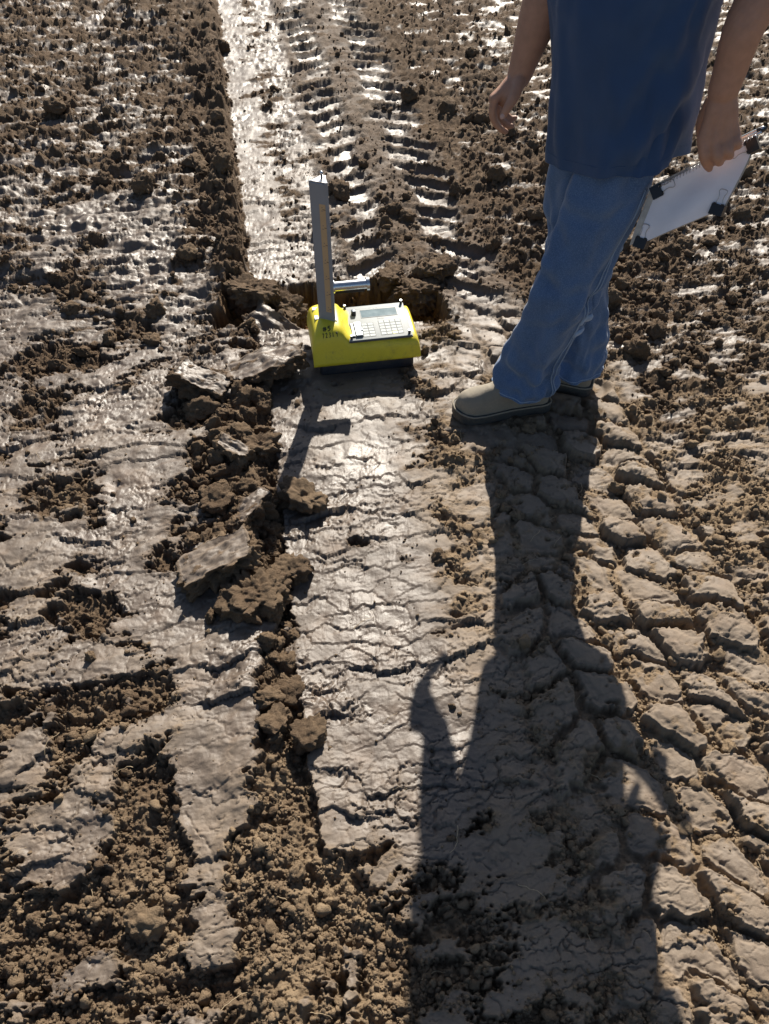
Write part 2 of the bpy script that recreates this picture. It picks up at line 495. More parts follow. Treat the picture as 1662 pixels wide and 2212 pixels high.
# ------------------------------------------------------------------ ground: one graded sheet out to the horizon
def build_ground():
    rows = 1120
    ys = np.linspace(2212 + 60, -150, rows)
    ang = PITCH + np.arctan((ys - 1106) / FPX)
    Yc = CAM_H / np.tan(ang)
    dY0 = Yc[1] - Yc[0]
    near = [Yc[0] - dY0 * (1.35 ** i) * 3 for i in range(1, 60) if dY0 * (1.35 ** i) * 3 < 300][::-1]
    dY1 = Yc[-1] - Yc[-2]
    farr = [Yc[-1] + dY1 * (1.35 ** i) * 3 for i in range(1, 60) if dY1 * (1.35 ** i) * 3 < 600]
    Yr = np.concatenate([near, Yc, farr])
    cols = 870
    u = np.linspace(-1.0, 1.0, cols)
    ext = np.array([1.0 + 0.004 * (1.5 ** i) for i in range(1, 30)])
    ext = ext[ext < 300]
    u = np.concatenate([-ext[::-1], u, ext])
    wY = 0.60 * np.sqrt(np.clip(Yr, 0, 8) ** 2 * 1.02 + CAM_H ** 2 * 0.80) * 1.0 + .06
    Xg = u[None, :] * wY[:, None]
    Yg = np.repeat(Yr[:, None], len(u), axis=1)
    h, sl, dr, hole, _, _ = field(Xg.ravel(), Yg.ravel())
    h = h.reshape(Xg.shape)
    dist = np.sqrt(Xg ** 2 + Yg ** 2)
    h = h * (1 - sm(12, 30, dist))
    nr, nc = Xg.shape
    co = np.stack([Xg, Yg, h], -1).reshape(-1, 3).astype(np.float32)
    idx = np.arange(nr * nc, dtype=np.int32).reshape(nr, nc)
    q = np.stack([idx[:-1, :-1], idx[:-1, 1:], idx[1:, 1:], idx[1:, :-1]], -1).reshape(-1, 4)
    me = bpy.data.meshes.new('ground')
    me.vertices.add(len(co)); me.vertices.foreach_set('co', co.ravel())
    me.loops.add(q.size); me.loops.foreach_set('vertex_index', q.ravel())
    me.polygons.add(len(q))
    me.polygons.foreach_set('loop_start', np.arange(0, q.size, 4, dtype=np.int32))
    me.polygons.foreach_set('use_smooth', np.ones(len(q), bool))
    me.update(calc_edges=True)
    for nm, a in (('slick', sl), ('dry', dr), ('hole', hole)):
        at = me.attributes.new(nm, 'FLOAT', 'POINT')
        at.data.foreach_set('value', a.ravel().astype(np.float32))
    me.materials.append(M_SOIL)
    o = bpy.data.objects.new('ground', me)
    o['kind'] = 'structure'
    COL.objects.link(o)
    return o

ground = build_ground()

def height(x, y):
    return float(field(np.array([x]), np.array([y]))[0][0])

# ------------------------------------------------------------------ clods, slabs and crumbs
rng = np.random.RandomState(11)
random.seed(5)

def set_attr(me, name, vals):
    at = me.attributes.new(name, 'FLOAT', 'POINT')
    at.data.foreach_set('value', np.asarray(vals, np.float32))

def clod_mesh(name, seed, sub, rough=0.30, mat=None, angular=0.35):
    bm = bmesh.new()
    bmesh.ops.create_icosphere(bm, subdivisions=sub, radius=1.0)
    off = Vector((seed * 7.13, seed * 3.7, seed * 1.9))
    rs = random.Random(seed)
    planes = []
    for i in range(7):
        n = Vector((rs.uniform(-1, 1), rs.uniform(-1, 1), rs.uniform(-1, 1))).normalized()
        planes.append((n, rs.uniform(0.62, 0.9)))
    for v in bm.verts:
        p = v.co.copy()
        for n, d in planes:                 # broken faces
            k = p.dot(n) - d
            if k > 0:
                p -= n * k * angular * 2.2
        q = v.co * 1.3 + off
        f = 1 + rough * mnoise.fractal(q, 1.0, 2.1, 3) + rough * .5 * mnoise.noise(q * 3.7)
        if sub > 2:
            c = mnoise.voronoi(q * 4.2)[0]
            f += rough * (.55 - c[0] * .9) + rough * .25 * mnoise.noise(q * 13)
        v.co = p * f
    me = bpy.data.meshes.new(name)
    bm.to_mesh(me); bm.free()
    me.polygons.foreach_set('use_smooth', [True] * len(me.polygons))
    if mat: me.materials.append(mat)
    return me

def slab_mesh(name, seed, size, slick_top=True, dry=0.3, n=22, jag=0.22, roundness=0.16):
    """a broken lump of crust: ragged outline, crumbling sides, pressed upper face"""
    bm = bmesh.new()
    bmesh.ops.create_cube(bm, size=2.0)
    bmesh.ops.subdivide_edges(bm, edges=bm.edges[:], cuts=n, use_grid_fill=True)
    off = Vector((seed * 5.1, seed * 2.3, seed * 8.7))
    top = []
    for v in bm.verts:
        p = v.co.copy()
        rxy = math.hypot(p.x, p.y)
        a = math.atan2(p.y, p.x)
        # cut the square corners into an irregular outline
        lim = 1.0 + 0.28 * mnoise.noise(Vector((math.cos(a) * 1.2, math.sin(a) * 1.2, seed * 3.3))) + .14 * mnoise.noise(Vector((math.cos(a) * 4, math.sin(a) * 4, seed))) + .08 * mnoise.noise(Vector((math.cos(a) * 13, math.sin(a) * 13, seed)))
        k = min(1.0, 1.12 * lim / max(rxy, 1e-4)) if rxy > 1.12 * lim else 1.0
        p.x *= k; p.y *= k
        r = p.copy()
        if r.length > 0: r.normalize()
        p = p * (1 - roundness) + r * roundness * 1.2
        q = Vector((p.x * size[0], p.y * size[1], p.z * size[2])) * 0.5
        is_top = max(0.0, min(1.0, (v.co.z - .82) / .16))
        edge = max(abs(v.co.x), abs(v.co.y))
        nz = mnoise.fractal(q * 24 + off, 1.0, 2.1, 4)
        nz2 = mnoise.noise(q * 90 + off)
        big = mnoise.noise(q * 9 + off)
        dirv = Vector((r.x, r.y, r.z * .6))
        amp = (1 - .88 * is_top * (1 if slick_top else .2))
        vor = mnoise.voronoi(q * 48 + off)[0]
        nz3 = mnoise.noise(q * 210 + off)
        q += dirv * (nz * 0.034 + nz2 * .012 + (.5 - vor[0]) * .028 + nz3 * .003) * amp * min(1.0, max(size) / .14)
        q.z += big * size[2] * .16
        if is_top and slick_top:
            q.z += 0.014 * mnoise.noise(Vector((q.x * 22, q.y * 34, seed))) + .004 * mnoise.noise(Vector((q.x * 80, q.y * 120, seed)))
        v.co = q
        top.append(is_top * (1.0 if edge < .93 else .5) if slick_top else 0.0)
    me = bpy.data.meshes.new(name)
    bm.to_mesh(me); bm.free()
    me.polygons.foreach_set('use_smooth', [True] * len(me.polygons))
    tp = np.array(top)
    co = np.zeros(len(tp) * 3); me.vertices.foreach_get('co', co); co = co.reshape(-1, 3)
    nz = fbm(co[:, 0] * 22 + seed, co[:, 1] * 22, 40 + seed, 3)
    set_attr(me, 'slick', tp * sm(-.55, -.35, nz))
    set_attr(me, 'dry', np.clip(dry + .25 * fbm(co[:, 0] * 9, co[:, 1] * 9, 50 + seed, 2), 0, 1))
    me.materials.append(M_SOIL)
    return me

# big broken pieces beside the gauge and along the groove:
# name, label, pixel, (length, width, height), yaw, tilt x, tilt y, pressed face, lift, dryness
BIG = [
    ('crust_slab', 'large grey-topped crust slab tipped up beside the gauge base', (575, 800), (.30, .17, .065), 25, -10, -8, True, .030, .15),
    ('crust_slab', 'brown crust slab leaning against the tipped slab left of the gauge', (440, 838), (.22, .13, .065), -18, -8, 16, True, .025, .2),
    ('soil_lump', 'dark crumbly lump on the far left rim of the trench', (548, 622), (.24, .13, .12), -8, 0, 4, False, .025, .25),
    ('soil_lump', 'brown lump between rim lump and trench wall', (628, 648), (.15, .10, .08), -35, 10, 10, False, .005, .3),
    ('crust_slab', 'sheet of crust slumped into the left end of the trench', (590, 688), (.28, .17, .09), -34, 16, 22, True, -.030, .1),
    ('soil_lump', 'rough lump on the trench rim behind the gauge handle', (905, 615), (.20, .12, .10), 10, 0, 0, False, .010, .2),
    ('soil_lump', 'small knobbly lump at the right corner of the trench', (950, 588), (.13, .10, .08), 40, 0, 0, False, .010, .2),
    ('soil_lump', 'rounded lump on the trench rim nearer the gauge mast', (850, 590), (.13, .09, .07), 70, 0, 0, False, .006, .2),
    ('crust_slab', 'thin tan flake of crust propped on loose soil', (508, 985), (.12, .065, .045), -32, -8, 12, True, .030, .75),
    ('soil_lump', 'brown lump behind the tan crust flake', (555, 960), (.14, .10, .075), 20, 0, 0, False, .006, .35),
    ('crust_slab', 'ragged tan-faced clod lying by itself on smooth strip', (652, 1072), (.135, .085, .075), -22, -12, 6, False, .012, .6),
    ('crust_slab', 'dark wedge of crust standing on edge in the groove', (552, 1105), (.075, .17, .075), -28, 4, -26, True, .012, .1),
    ('soil_lump', 'brown lump left of the dark standing wedge', (470, 1085), (.11, .09, .065), 15, 6, 0, False, .010, .3),
    ('crust_slab', 'biggest crust slab with a sloping tan back over the groove', (475, 1225), (.25, .16, .065), 24, -14, -12, True, .028, .65),
    ('soil_lump', 'craggy lump under the near edge of the biggest slab', (560, 1290), (.17, .14, .075), 10, 0, 6, False, .010, .25),
    ('soil_lump', 'crumbly knob between biggest slab and smooth strip', (630, 1225), (.09, .10, .07), 50, 0, 0, False, .010, .45),
    ('soil_lump', 'dark lump beside the groove below the craggy lump', (520, 1320), (.12, .09, .06), -12, 0, 0, False, .006, .25),
    ('soil_lump', 'knobbly lump in the groove where the smooth strip ends', (668, 1585), (.085, .075, .055), 10, 0, 0, False, .006, .3),
    ('soil_lump', 'brown lump on the loose bank left of groove end', (600, 1560), (.08, .065, .05), 60, 0, 0, False, .006, .45),
    ('soil_lump', 'pale tan lump with a split face in loose pocket', (310, 1990), (.060, .075, .05), 60, 0, 0, False, .010, .95),
]
for i, (nm, lab, px, size, yaw, tx, ty, slk, lift, dry) in enumerate(BIG):
    size = tuple(v * .88 for v in size)
    dry *= .45
    me = slab_mesh(nm, 3 + i, size, slk, dry, n=36 if max(size) > .12 else 24)
    p = G(px[0], px[1], size[2] * .4)
    o = bpy.data.objects.new(nm, me)
    o.location = (p.x, p.y, max(height(p.x, p.y), -0.06) * .6 + lift + size[2] * .18)
    o.rotation_euler = (math.radians(tx), math.radians(ty), math.radians(yaw))
    COL.objects.link(o)
    tag(o, lab, 'soil slab' if slk else 'soil clod')

# ---- the 300 largest loose clods, each one an object
def frame_points(n, y0=.18, y1=6.4, seed=1):
    r = np.random.RandomState(seed)
    # more of them near by, where the small ones can be seen
    u = r.rand(n)
    Y = np.sqrt(u) * 0 + (y0 ** -0.0) * np.exp(np.log(.55) + u * (np.log(y1 + .37) - np.log(.55))) - .37
    W = 0.56 * np.sqrt(Y * Y + CAM_H ** 2)
    X = (r.rand(n) * 2 - 1) * W
    return X, Y, r

def keep_clear(X, Y):
    ca, sa = math.cos(GA_YAW), math.sin(GA_YAW)
    gx = (X - GA_O.x) * ca + (Y - GA_O.y) * sa
    gy = -(X - GA_O.x) * sa + (Y - GA_O.y) * ca
    ok = ~((gx > -.04) & (gx < .38) & (gy > -.03) & (gy < .26))
    for (a, b) in FEET:
        L2 = (b[0] - a[0]) ** 2 + (b[1] - a[1]) ** 2
        u = np.clip(((X - a[0]) * (b[0] - a[0]) + (Y - a[1]) * (b[1] - a[1])) / L2, 0, 1)
        d = np.hypot(X - a[0] - u * (b[0] - a[0]), Y - a[1] - u * (b[1] - a[1]))
        ok &= d > .085
    return ok

CL = [clod_mesh('soil_clod', 20 + i, 4, .34, M_SOIL) for i in range(9)]
for i, me in enumerate(CL):
    set_attr(me, 'dry', np.full(len(me.vertices), (.15, .3, .5, .25, .7, .1, .4, .2, .85)[i]))
X, Y, r = frame_points(2600, seed=3)
xe = np.random.RandomState(4)
Ye = xe.uniform(.9, 2.1, 260)
Xe = -T0 - .1813 * Ye + xe.uniform(-.22, .01, 260)
X = np.concatenate([X, Xe]); Y = np.concatenate([Y, Ye])
h, sl, dr, ho, trd, soft = field(X, Y)
ok = keep_clear(X, Y) & (r.rand(len(X)) < np.where(sl > .4, .02, 1.0) * (1 - .97 * trd))
s_, t_ = st(X, Y)
size = np.exp(r.randn(len(X)) * .38) * np.clip(.0042 + .0056 * Y, .006, .024)
size = np.clip(size, .005, .05)
pile = (t_ > -.24) & (t_ < .015) & (Y > .85) & (Y < 2.15)
size = np.where(pile, size * 1.55, size)
dep = np.sqrt(X * X + Y * Y + CAM_H ** 2)
order = [i for i in np.argsort(-size / dep) if ok[i]][:300]
for i in order:
    v = 8 if dr[i] > .75 and r.rand() < .4 else (4 if dr[i] > .6 else int(r.randint(0, 4) if dr[i] > .3 else (0, 1, 3, 5, 7)[r.randint(0, 5)]))
    o = bpy.data.objects.new('soil_clod', CL[v])
    k = size[i]
    o.scale = (k * r.uniform(.8, 1.25), k * r.uniform(.8, 1.25), k * r.uniform(.6, .95))
    o.rotation_euler = (r.uniform(0, 6.28), r.uniform(0, 6.28), r.uniform(0, 6.28))
    o.location = (X[i], Y[i], h[i] + k * .28)
    COL.objects.link(o)
    tone = 'pale dry' if v in (4, 8) else ('brown' if v in (2, 6, 3) else 'dark damp')
    if t_[i] < -.02:
        where = 'in the churned ground left of the smooth strip' if Y[i] > 1.6 else 'in loose pockets left of the groove'
    elif t_[i] < .38:
        where = 'on the smooth rolled strip' if Y[i] > .9 else 'in loose soil where the smooth strip ends'
    elif t_[i] < 1.08:
        where = 'among the tyre lug prints'
    else:
        where = 'in the loose bank beyond the tyre prints'
    tag(o, tone + ' soil clod ' + where, 'soil clod', tone + ' clods ' + where)

# ---- crumbs beyond counting: instanced on points
def build_crumbs():
    src = []
    for i in range(6):
        me = clod_mesh('crumb', 60 + i, 2, .52, M_CRUMB, .6)
        src.append(bpy.data.objects.new('crumb', me))       # instance sources, not linked to the scene
    X, Y, r = frame_points(300000, seed=8)
    h, sl, dr, ho, trd, soft = field(X, Y)
    cl = fbm(X * 9, Y * 9, 61, 3)
    prob = np.where(sl > .35, .008 + .6 * (1 - soft) ** 2 * sm(-.2, .5, cl), np.clip(.40 + 1.0 * cl, .04, 1) * (1 - .45 * sm(2.2, 4.0, Y))) * (1 - .92 * trd)
    prob = np.maximum(prob, .7 * ho)
    ok = keep_clear(X, Y) & (r.rand(len(X)) < prob)
    X, Y, h, dr, sl, ho = X[ok], Y[ok], h[ok], dr[ok], sl[ok], ho[ok]
    n = len(X)
    dep = np.sqrt(X * X + Y * Y + CAM_H ** 2)
    rad = np.exp(r.randn(n) * .66) * .0022 * np.clip(dep / 2.0, .8, 1.8)
    rad = np.clip(rad, .0014, .017) * np.where(sl > .5, .7, 1)
    me = bpy.data.meshes.new('soil_crumbs')
    me.vertices.add(n)
    me.vertices.foreach_set('co', np.stack([X, Y, h + rad * .25], -1).astype(np.float32).ravel())
    def vec_attr(nm, a):
        at = me.attributes.new(nm, 'FLOAT_VECTOR', 'POINT')
        at.data.foreach_set('vector', a.astype(np.float32).ravel())
    vec_attr('rot', r.rand(n, 3) * 6.283)
    vec_attr('scl', rad[:, None] * (0.75 + .5 * r.rand(n, 3)))
    at = me.attributes.new('pick', 'INT', 'POINT')
    at.data.foreach_set('value', r.randint(0, 6, n).astype(np.int32))
    set_attr(me, 'dry', np.clip(dr + .33 * r.randn(n), 0, 1))
    set_attr(me, 'hole', ho)
    o = bpy.data.objects.new('soil_crumbs', me)
    COL.objects.link(o)
    ng = bpy.data.node_groups.new('scatter_crumbs', 'GeometryNodeTree')
    ng.interface.new_socket('Geometry', in_out='INPUT', socket_type='NodeSocketGeometry')
    ng.interface.new_socket('Geometry', in_out='OUTPUT', socket_type='NodeSocketGeometry')
    N, L = ng.nodes, ng.links
    gi = N.new('NodeGroupInput'); go = N.new('NodeGroupOutput')
    join = N.new('GeometryNodeJoinGeometry')
    for ob in reversed(src):
        oi = N.new('GeometryNodeObjectInfo')
        oi.inputs['Object'].default_value = ob
        oi.inputs['As Instance'].default_value = True
        L.new(oi.outputs['Geometry'], join.inputs[0])
    def named(nm, typ):
        a = N.new('GeometryNodeInputNamedAttribute')
        a.data_type = typ
        a.inputs['Name'].default_value = nm
        return a.outputs['Attribute']
    e2r = N.new('FunctionNodeEulerToRotation')
    L.new(named('rot', 'FLOAT_VECTOR'), e2r.inputs[0])
    iop = N.new('GeometryNodeInstanceOnPoints')
    L.new(gi.outputs[0], iop.inputs['Points'])
    L.new(join.outputs[0], iop.inputs['Instance'])
    iop.inputs['Pick Instance'].default_value = True
    L.new(named('pick', 'INT'), iop.inputs['Instance Index'])
    L.new(e2r.outputs[0], iop.inputs['Rotation'])
    L.new(named('scl', 'FLOAT_VECTOR'), iop.inputs['Scale'])
    L.new(iop.outputs[0], go.inputs[0])
    md = o.modifiers.new('scatter', 'NODES')
    md.node_group = ng
    tag(o, 'fine soil crumbs strewn over the churned field', 'soil', kind='stuff')
    print('crumbs', n)
build_crumbs()

# ---- pale root fibres torn out of the soil
M_ROOT = bpy.data.materials.new('root_fibre')
M_ROOT.use_nodes = True
M_ROOT.node_tree.nodes['Principled BSDF'].inputs['Base Color'].default_value = (.42, .32, .20, 1)
M_ROOT.node_tree.nodes['Principled BSDF'].inputs['Roughness'].default_value = .8
def fibre_mesh(seed):
    rs = random.Random(seed)
    n = 9
    p = Vector((-.5, 0, 0)); a = rs.uniform(-.4, .4); pts = []
    up = 0
    for i in range(n):
        pts.append(p.copy())
        a += rs.uniform(-.55, .55)
        up = math.sin(i / (n - 1) * math.pi) * rs.uniform(.04, .16)
        p += Vector((math.cos(a), math.sin(a), 0)) * (1 / (n - 1))
        p.z = up
    vs_, fs = [], []
    for i, q in enumerate(pts):
        rad = .013 * (1 - .6 * i / n)
        d = (pts[min(i + 1, n - 1)] - pts[max(i - 1, 0)]).normalized()
        sd = Vector((-d.y, d.x, 0)).normalized(); upv = Vector((0, 0, 1))
        for k in range(4):
            c = math.cos(k * math.pi / 2); s2 = math.sin(k * math.pi / 2)
            vs_.append(q + sd * rad * c + upv * rad * s2)
    for i in range(n - 1):
        for k in range(4):
            fs.append((i * 4 + k, i * 4 + (k + 1) % 4, i * 4 + 4 + (k + 1) % 4, i * 4 + 4 + k))
    me = bpy.data.meshes.new('root_fibre')
    me.from_pydata([tuple(v) for v in vs_], [], fs)
    me.polygons.foreach_set('use_smooth', [True] * len(fs))
    me.materials.append(M_ROOT)
    return me
FM = [fibre_mesh(i) for i in range(7)]
X, Y, r = frame_points(110, y0=.2, y1=2.6, seed=21)
okf = keep_clear(X, Y)
X, Y = X[okf], Y[okf]
h, sl, dr, ho, trd, soft = field(X, Y)
for i in range(len(X)):
    o = bpy.data.objects.new('root_fibre', FM[i % 7])
    L_ = r.uniform(.025, .07)
    o.scale = (L_, L_, L_)
    o.location = (X[i], Y[i], h[i] + .003)
    o.rotation_euler = (r.uniform(-.2, .2), r.uniform(-.2, .2), r.uniform(0, 6.28))
    COL.objects.link(o)
    tag(o, 'thin pale root fibre lying on the soil', 'root', 'root fibres on the soil')

# ------------------------------------------------------------------ materials for made things
def plain(name, col, rough=.5, metal=0.0, spec=.5, var=0.12, scale=30.0, bump=0.0, bscale=200.0, obj_space=True):
    m = bpy.data.materials.new(name)
    m.use_nodes = True
    nt = m.node_tree
    bs = nt.nodes['Principled BSDF']
    tc = nt.nodes.new('ShaderNodeTexCoord')
    v = tc.outputs['Object']
    n = noise_tex(nt, v, scale, 4, .6)
    c = mixc(nt, ramp(nt, n, .3, .7), tuple(x * (1 - var) for x in col), tuple(min(1, x * (1 + var)) for x in col))
    nt.links.new(c, bs.inputs['Base Color'])
    r = mathn(nt, 'ADD', rough - .06, mathn(nt, 'MULTIPLY', n, .12))
    nt.links.new(r, bs.inputs['Roughness'])
    bs.inputs['Metallic'].default_value = metal
    bs.inputs['Specular IOR Level'].default_value = spec
    if bump:
        b = nt.nodes.new('ShaderNodeBump')
        b.inputs['Distance'].default_value = bump
        b.inputs['Strength'].default_value = .8
        nt.links.new(noise_tex(nt, v, bscale, 3, .6), b.inputs['Height'])
        nt.links.new(b.outputs[0], bs.inputs['Normal'])
    return m

def dirty(name, col, dirt=(.16, .12, .07), rough=.4, amount=.5, lo=.56, hi=.72, scale=14):
    m = plain(name, col, rough, var=.05, bump=.0004, bscale=260)
    nt = m.node_tree
    bs = nt.nodes['Principled BSDF']
    src = bs.inputs['Base Color'].links[0].from_socket
    tc = nt.nodes.new('ShaderNodeTexCoord')
    n = noise_tex(nt, tc.outputs['Object'], scale, 6, .72)
    n2 = noise_tex(nt, tc.outputs['Object'], scale * 9, 3, .6)
    f = mathn(nt, 'MULTIPLY', ramp(nt, n, lo, hi), mathn(nt, 'MULTIPLY', ramp(nt, n2, .35, .7), amount), True)
    nt.links.new(mixc(nt, f, src, dirt), bs.inputs['Base Color'])
    return m

M_YEL = dirty('yellow_shell', (.70, .58, .035), rough=.38, amount=.8, lo=.5, hi=.7)
M_BASE = dirty('black_base', (.022, .026, .036), dirt=(.12, .09, .06), rough=.5, amount=.7, lo=.45, hi=.65)
M_MAST = plain('grey_mast', (.26, .275, .30), .48, .0, .5, .04, 20)
M_ALU = plain('brushed_steel', (.62, .64, .66), .26, 1.0, .5, .05, 60)
M_PANEL = dirty('silver_panel', (.30, .32, .315), dirt=(.24, .225, .20), rough=.62, amount=.5, lo=.4, hi=.7)
M_EDGE = plain('panel_edge', (.10, .105, .11), .45, .3)
M_LCD = plain('lcd', (.14, .20, .22), .12, .0, .6, .08, 40)
M_BLACK = plain('black_plastic', (.012, .012, .014), .4)
M_INK = plain('marker_ink', (.012, .014, .012), .6)
M_KEY = plain('key_face', (.42, .45, .435), .65, var=.03)
M_LINE = plain('key_gap', (.06, .065, .065), .6)
M_KEYY = plain('yellow_key', (.55, .56, .12), .4, var=.03)
M_SCALE = plain('scale_strip', (.52, .36, .20), .5, var=.05)
M_STICK = plain('white_sticker', (.80, .80, .82), .4, var=.02)
M_BLUE = plain('blue_print', (.12, .17, .36), .5)
M_GREY = plain('grey_latch', (.30, .33, .35), .32, .6)
M_PRINT = plain('grey_print', (.14, .15, .15), .5)

def box_bm(x0, x1, y0, y1, z0, z1, bev=0.0, seg=2, bm=None):
    bm = bm or bmesh.new()
    m = Matrix.Translation(((x0 + x1) / 2, (y0 + y1) / 2, (z0 + z1) / 2)) @ Matrix.Diagonal((x1 - x0, y1 - y0, z1 - z0, 1))
    r = bmesh.ops.create_cube(bm, size=1.0, matrix=m)
    if bev:
        es = list({e for v in r['verts'] for e in v.link_edges})
        bmesh.ops.bevel(bm, geom=es, offset=bev, segments=seg, affect='EDGES', profile=.5)
    return bm

def cyl_bm(p0, p1, r0, r1=None, n=24, bm=None, cap=True):
    bm = bm or bmesh.new()
    p0 = Vector(p0); p1 = Vector(p1)
    r1 = r0 if r1 is None else r1
    d = p1 - p0
    q = d.to_track_quat('Z', 'Y').to_matrix().to_4x4()
    m = Matrix.Translation((p0 + p1) / 2) @ q
    bmesh.ops.create_cone(bm, cap_ends=cap, segments=n, radius1=r0, radius2=r1, depth=d.length, matrix=m)
    return bm

def auto_smooth(o, ang=35):
    me = o.data
    me.polygons.foreach_set('use_smooth', [True] * len(me.polygons))
    bm = bmesh.new(); bm.from_mesh(me)
    for e in bm.edges:
        if len(e.link_faces) == 2 and e.calc_face_angle(0) > math.radians(ang):
            e.smooth = False
    bm.to_mesh(me); bm.free()
    return o

def build_gauge():
    root = empty('density_gauge', (GA_O.x, GA_O.y, 0.0), GA_YAW)
    tag(root, 'yellow and black soil density gauge with grey mast standing on smooth strip', 'density gauge')
    # base
    o = bm_obj('base', box_bm(0.0, .331, 0.0, .222, -.004, .047, .010, 3), M_BASE, root); auto_smooth(o)
    # yellow shell: a profile across the length, drawn out over the depth, edges rounded
    prof = [(-.020, .046), (-.024, .085), (-.017, .155), (.004, .179), (.078, .179), (.093, .164), (.108, .126),
            (.322, .124), (.336, .127), (.346, .118), (.353, .085), (.352, .046)]
    bm = bmesh.new()
    stations = [(-.010, 0.0), (-.012, .25), (.002, 1.0), (.215, 1.0), (.230, .3), (.229, 0.0)]
    rows = []
    for y, up in stations:
        row = []
        for x, z in prof:
            fz = .046 + (z - .046) * (0.02 + .98 * 1.0)
            yy = y
            # front and back lean inwards towards the top, more on the tall block
            k = (fz - .046) / .08
            if y < .1:
                yy = y + .014 * max(0, k - .25) ** 1.4
                if up < 1.0: fz = .046 + (fz - .046) * (.0 if up == 0 else .62)
                yy = y if up == 0 else yy
            else:
                yy = y - .010 * max(0, k - .25)
                if up < 1.0: fz = .046 + (fz - .046) * (.0 if up == 0 else .62)
                yy = y if up == 0 else yy
            row.append(bm.verts.new((x, yy, fz)))
        rows.append(row)
    n = len(prof)
    for a, b in zip(rows[:-1], rows[1:]):
        for i in range(n - 1):
            try: bm.faces.new((a[i], a[i + 1], b[i + 1], b[i]))
            except ValueError: pass
    bm.faces.new(rows[0][::-1] + [r[0] for r in rows[1:-1]] + rows[-1] + [r[-1] for r in rows[-2:0:-1]])
    bmesh.ops.remove_doubles(bm, verts=bm.verts[:], dist=.0006)
    bmesh.ops.recalc_face_normals(bm, faces=bm.faces[:])
    cl = bm.edges.layers.float.new('crease_edge')
    for e in bm.edges:
        if all(v.co.z < .0465 for v in e.verts): e[cl] = 1.0
        elif all(.10 < v.co.x < .33 and v.co.z > .11 for v in e.verts): e[cl] = .6
    shell = bm_obj('shell', bm, M_YEL, root)
    ss = shell.modifiers.new('round', 'SUBSURF'); ss.levels = 3; ss.render_levels = 3
    tag(shell, 'yellow moulded plastic shell, scuffed along its front')
    # control panel
    pz = .129
    px0, px1, py0, py1 = .107, .325, .008, .206
    panel = bm_obj('control_panel', box_bm(px0, px1, py0, py1, pz - .008, pz, .0012, 2), M_PANEL, root); auto_smooth(panel)
    edge = bm_obj('panel_edge', box_bm(px0 - .0015, px1 + .0015, py0 - .002, py1 + .001, pz - .009, pz - .0025, .0008, 1), M_EDGE, panel); auto_smooth(edge)
    W, D = px1 - px0, py1 - py0
    def U(u, v): return px0 + u * W, py0 + v * D          # u across, v from the near edge to the far edge
    def plate(nm, u0, u1, v0, v1, z0, z1, mat, par, bev=.0004):
        a = U(u0, v0); b = U(u1, v1)
        o = bm_obj(nm, box_bm(a[0], b[0], a[1], b[1], pz + z0, pz + z1, bev, 1), mat, par); return auto_smooth(o)
    plate('display', .27, .855, .635, .855, -.001, .0006, M_LCD, panel)
    fr = bmesh.new()
    for (u0, u1, v0, v1) in ((.262, .270, .627, .863), (.855, .863, .627, .863), (.270, .855, .627, .635), (.270, .855, .855, .863)):
        a = U(u0, v0); b = U(u1, v1); box_bm(a[0], b[0], a[1], b[1], pz - .001, pz + .0011, 0, 1, fr)
    bm_obj('display_frame', fr, M_PRINT, panel, False)
    # keypads: a dark backing sheet shows as the lines between the keys
    def pad(u0, u1, v0, v1, nc, nr, odd=None):
        plate('keypad', u0 - .004, u1 + .004, v0 - .005, v1 + .005, -.001, .0003, M_LINE, panel)
        kp = bpy.context.scene.objects[[o.name for o in panel.children if o.name.startswith('keypad')][-1]]
        du, dv = (u1 - u0) / nc, (v1 - v0) / nr
        g = .0065
        for i in range(nc):
            for j in range(nr):
                k = plate('key', u0 + i * du + g, u0 + (i + 1) * du - g, v0 + j * dv + g, v0 + (j + 1) * dv - g, 0, .0012,
                          M_KEYY if (i, j) == odd else M_KEY, kp)
                c = U(u0 + (i + .5) * du, v0 + (j + .5) * dv)
                w = .0022 + .001 * ((i * 3 + j) % 3)
                mk = box_bm(c[0] - w, c[0] + w, c[1] - .0011, c[1] + .0011, pz + .0011, pz + .00145)
                tmp = bpy.data.meshes.new('t'); mk.to_mesh(tmp); mk.free()
                bmk = bmesh.new(); bmk.from_mesh(k.data); s0 = len(bmk.faces); bmk.from_mesh(tmp)
                bmk.faces.ensure_lookup_table()
                for f in bmk.faces[s0:]: f.material_index = 1
                bmk.to_mesh(k.data); bmk.free(); k.data.materials.append(M_PRINT)
    pad(.235, .43, .065, .465, 2, 5)
    pad(.515, .875, .075, .50, 4, 5, odd=(2, 0))
    # lettering, too worn to read in the photo: the line above the display and the model figures below it
    def text(body, u, v, size, par, mat):
        cu = bpy.data.curves.new('lettering', 'FONT')
        cu.body = body; cu.size = size; cu.extrude = .00015; cu.align_x = 'CENTER'
        t = bpy.data.objects.new('lettering', cu)
        COL.objects.link(t)
        a = U(u, v)
        t.location = (a[0], a[1], pz + .0004)
        bpy.context.view_layer.update()
        dg = bpy.context.evaluated_depsgraph_get()
        me = bpy.data.meshes.new_from_object(t.evaluated_get(dg))
        bpy.data.objects.remove(t)
        o = bpy.data.objects.new('lettering', me); COL.objects.link(o)
        o.location = (a[0], a[1], pz + .0004)
        me.materials.clear(); me.materials.append(mat)
        o.parent = par
    text('T A N', .50, .885, .012, panel, M_KEY)
    text('3440', .57, .555, .012, panel, M_PRINT)
    plate('rule_line', .15, .44, .905, .912, -.001, .0002, M_PRINT, panel)
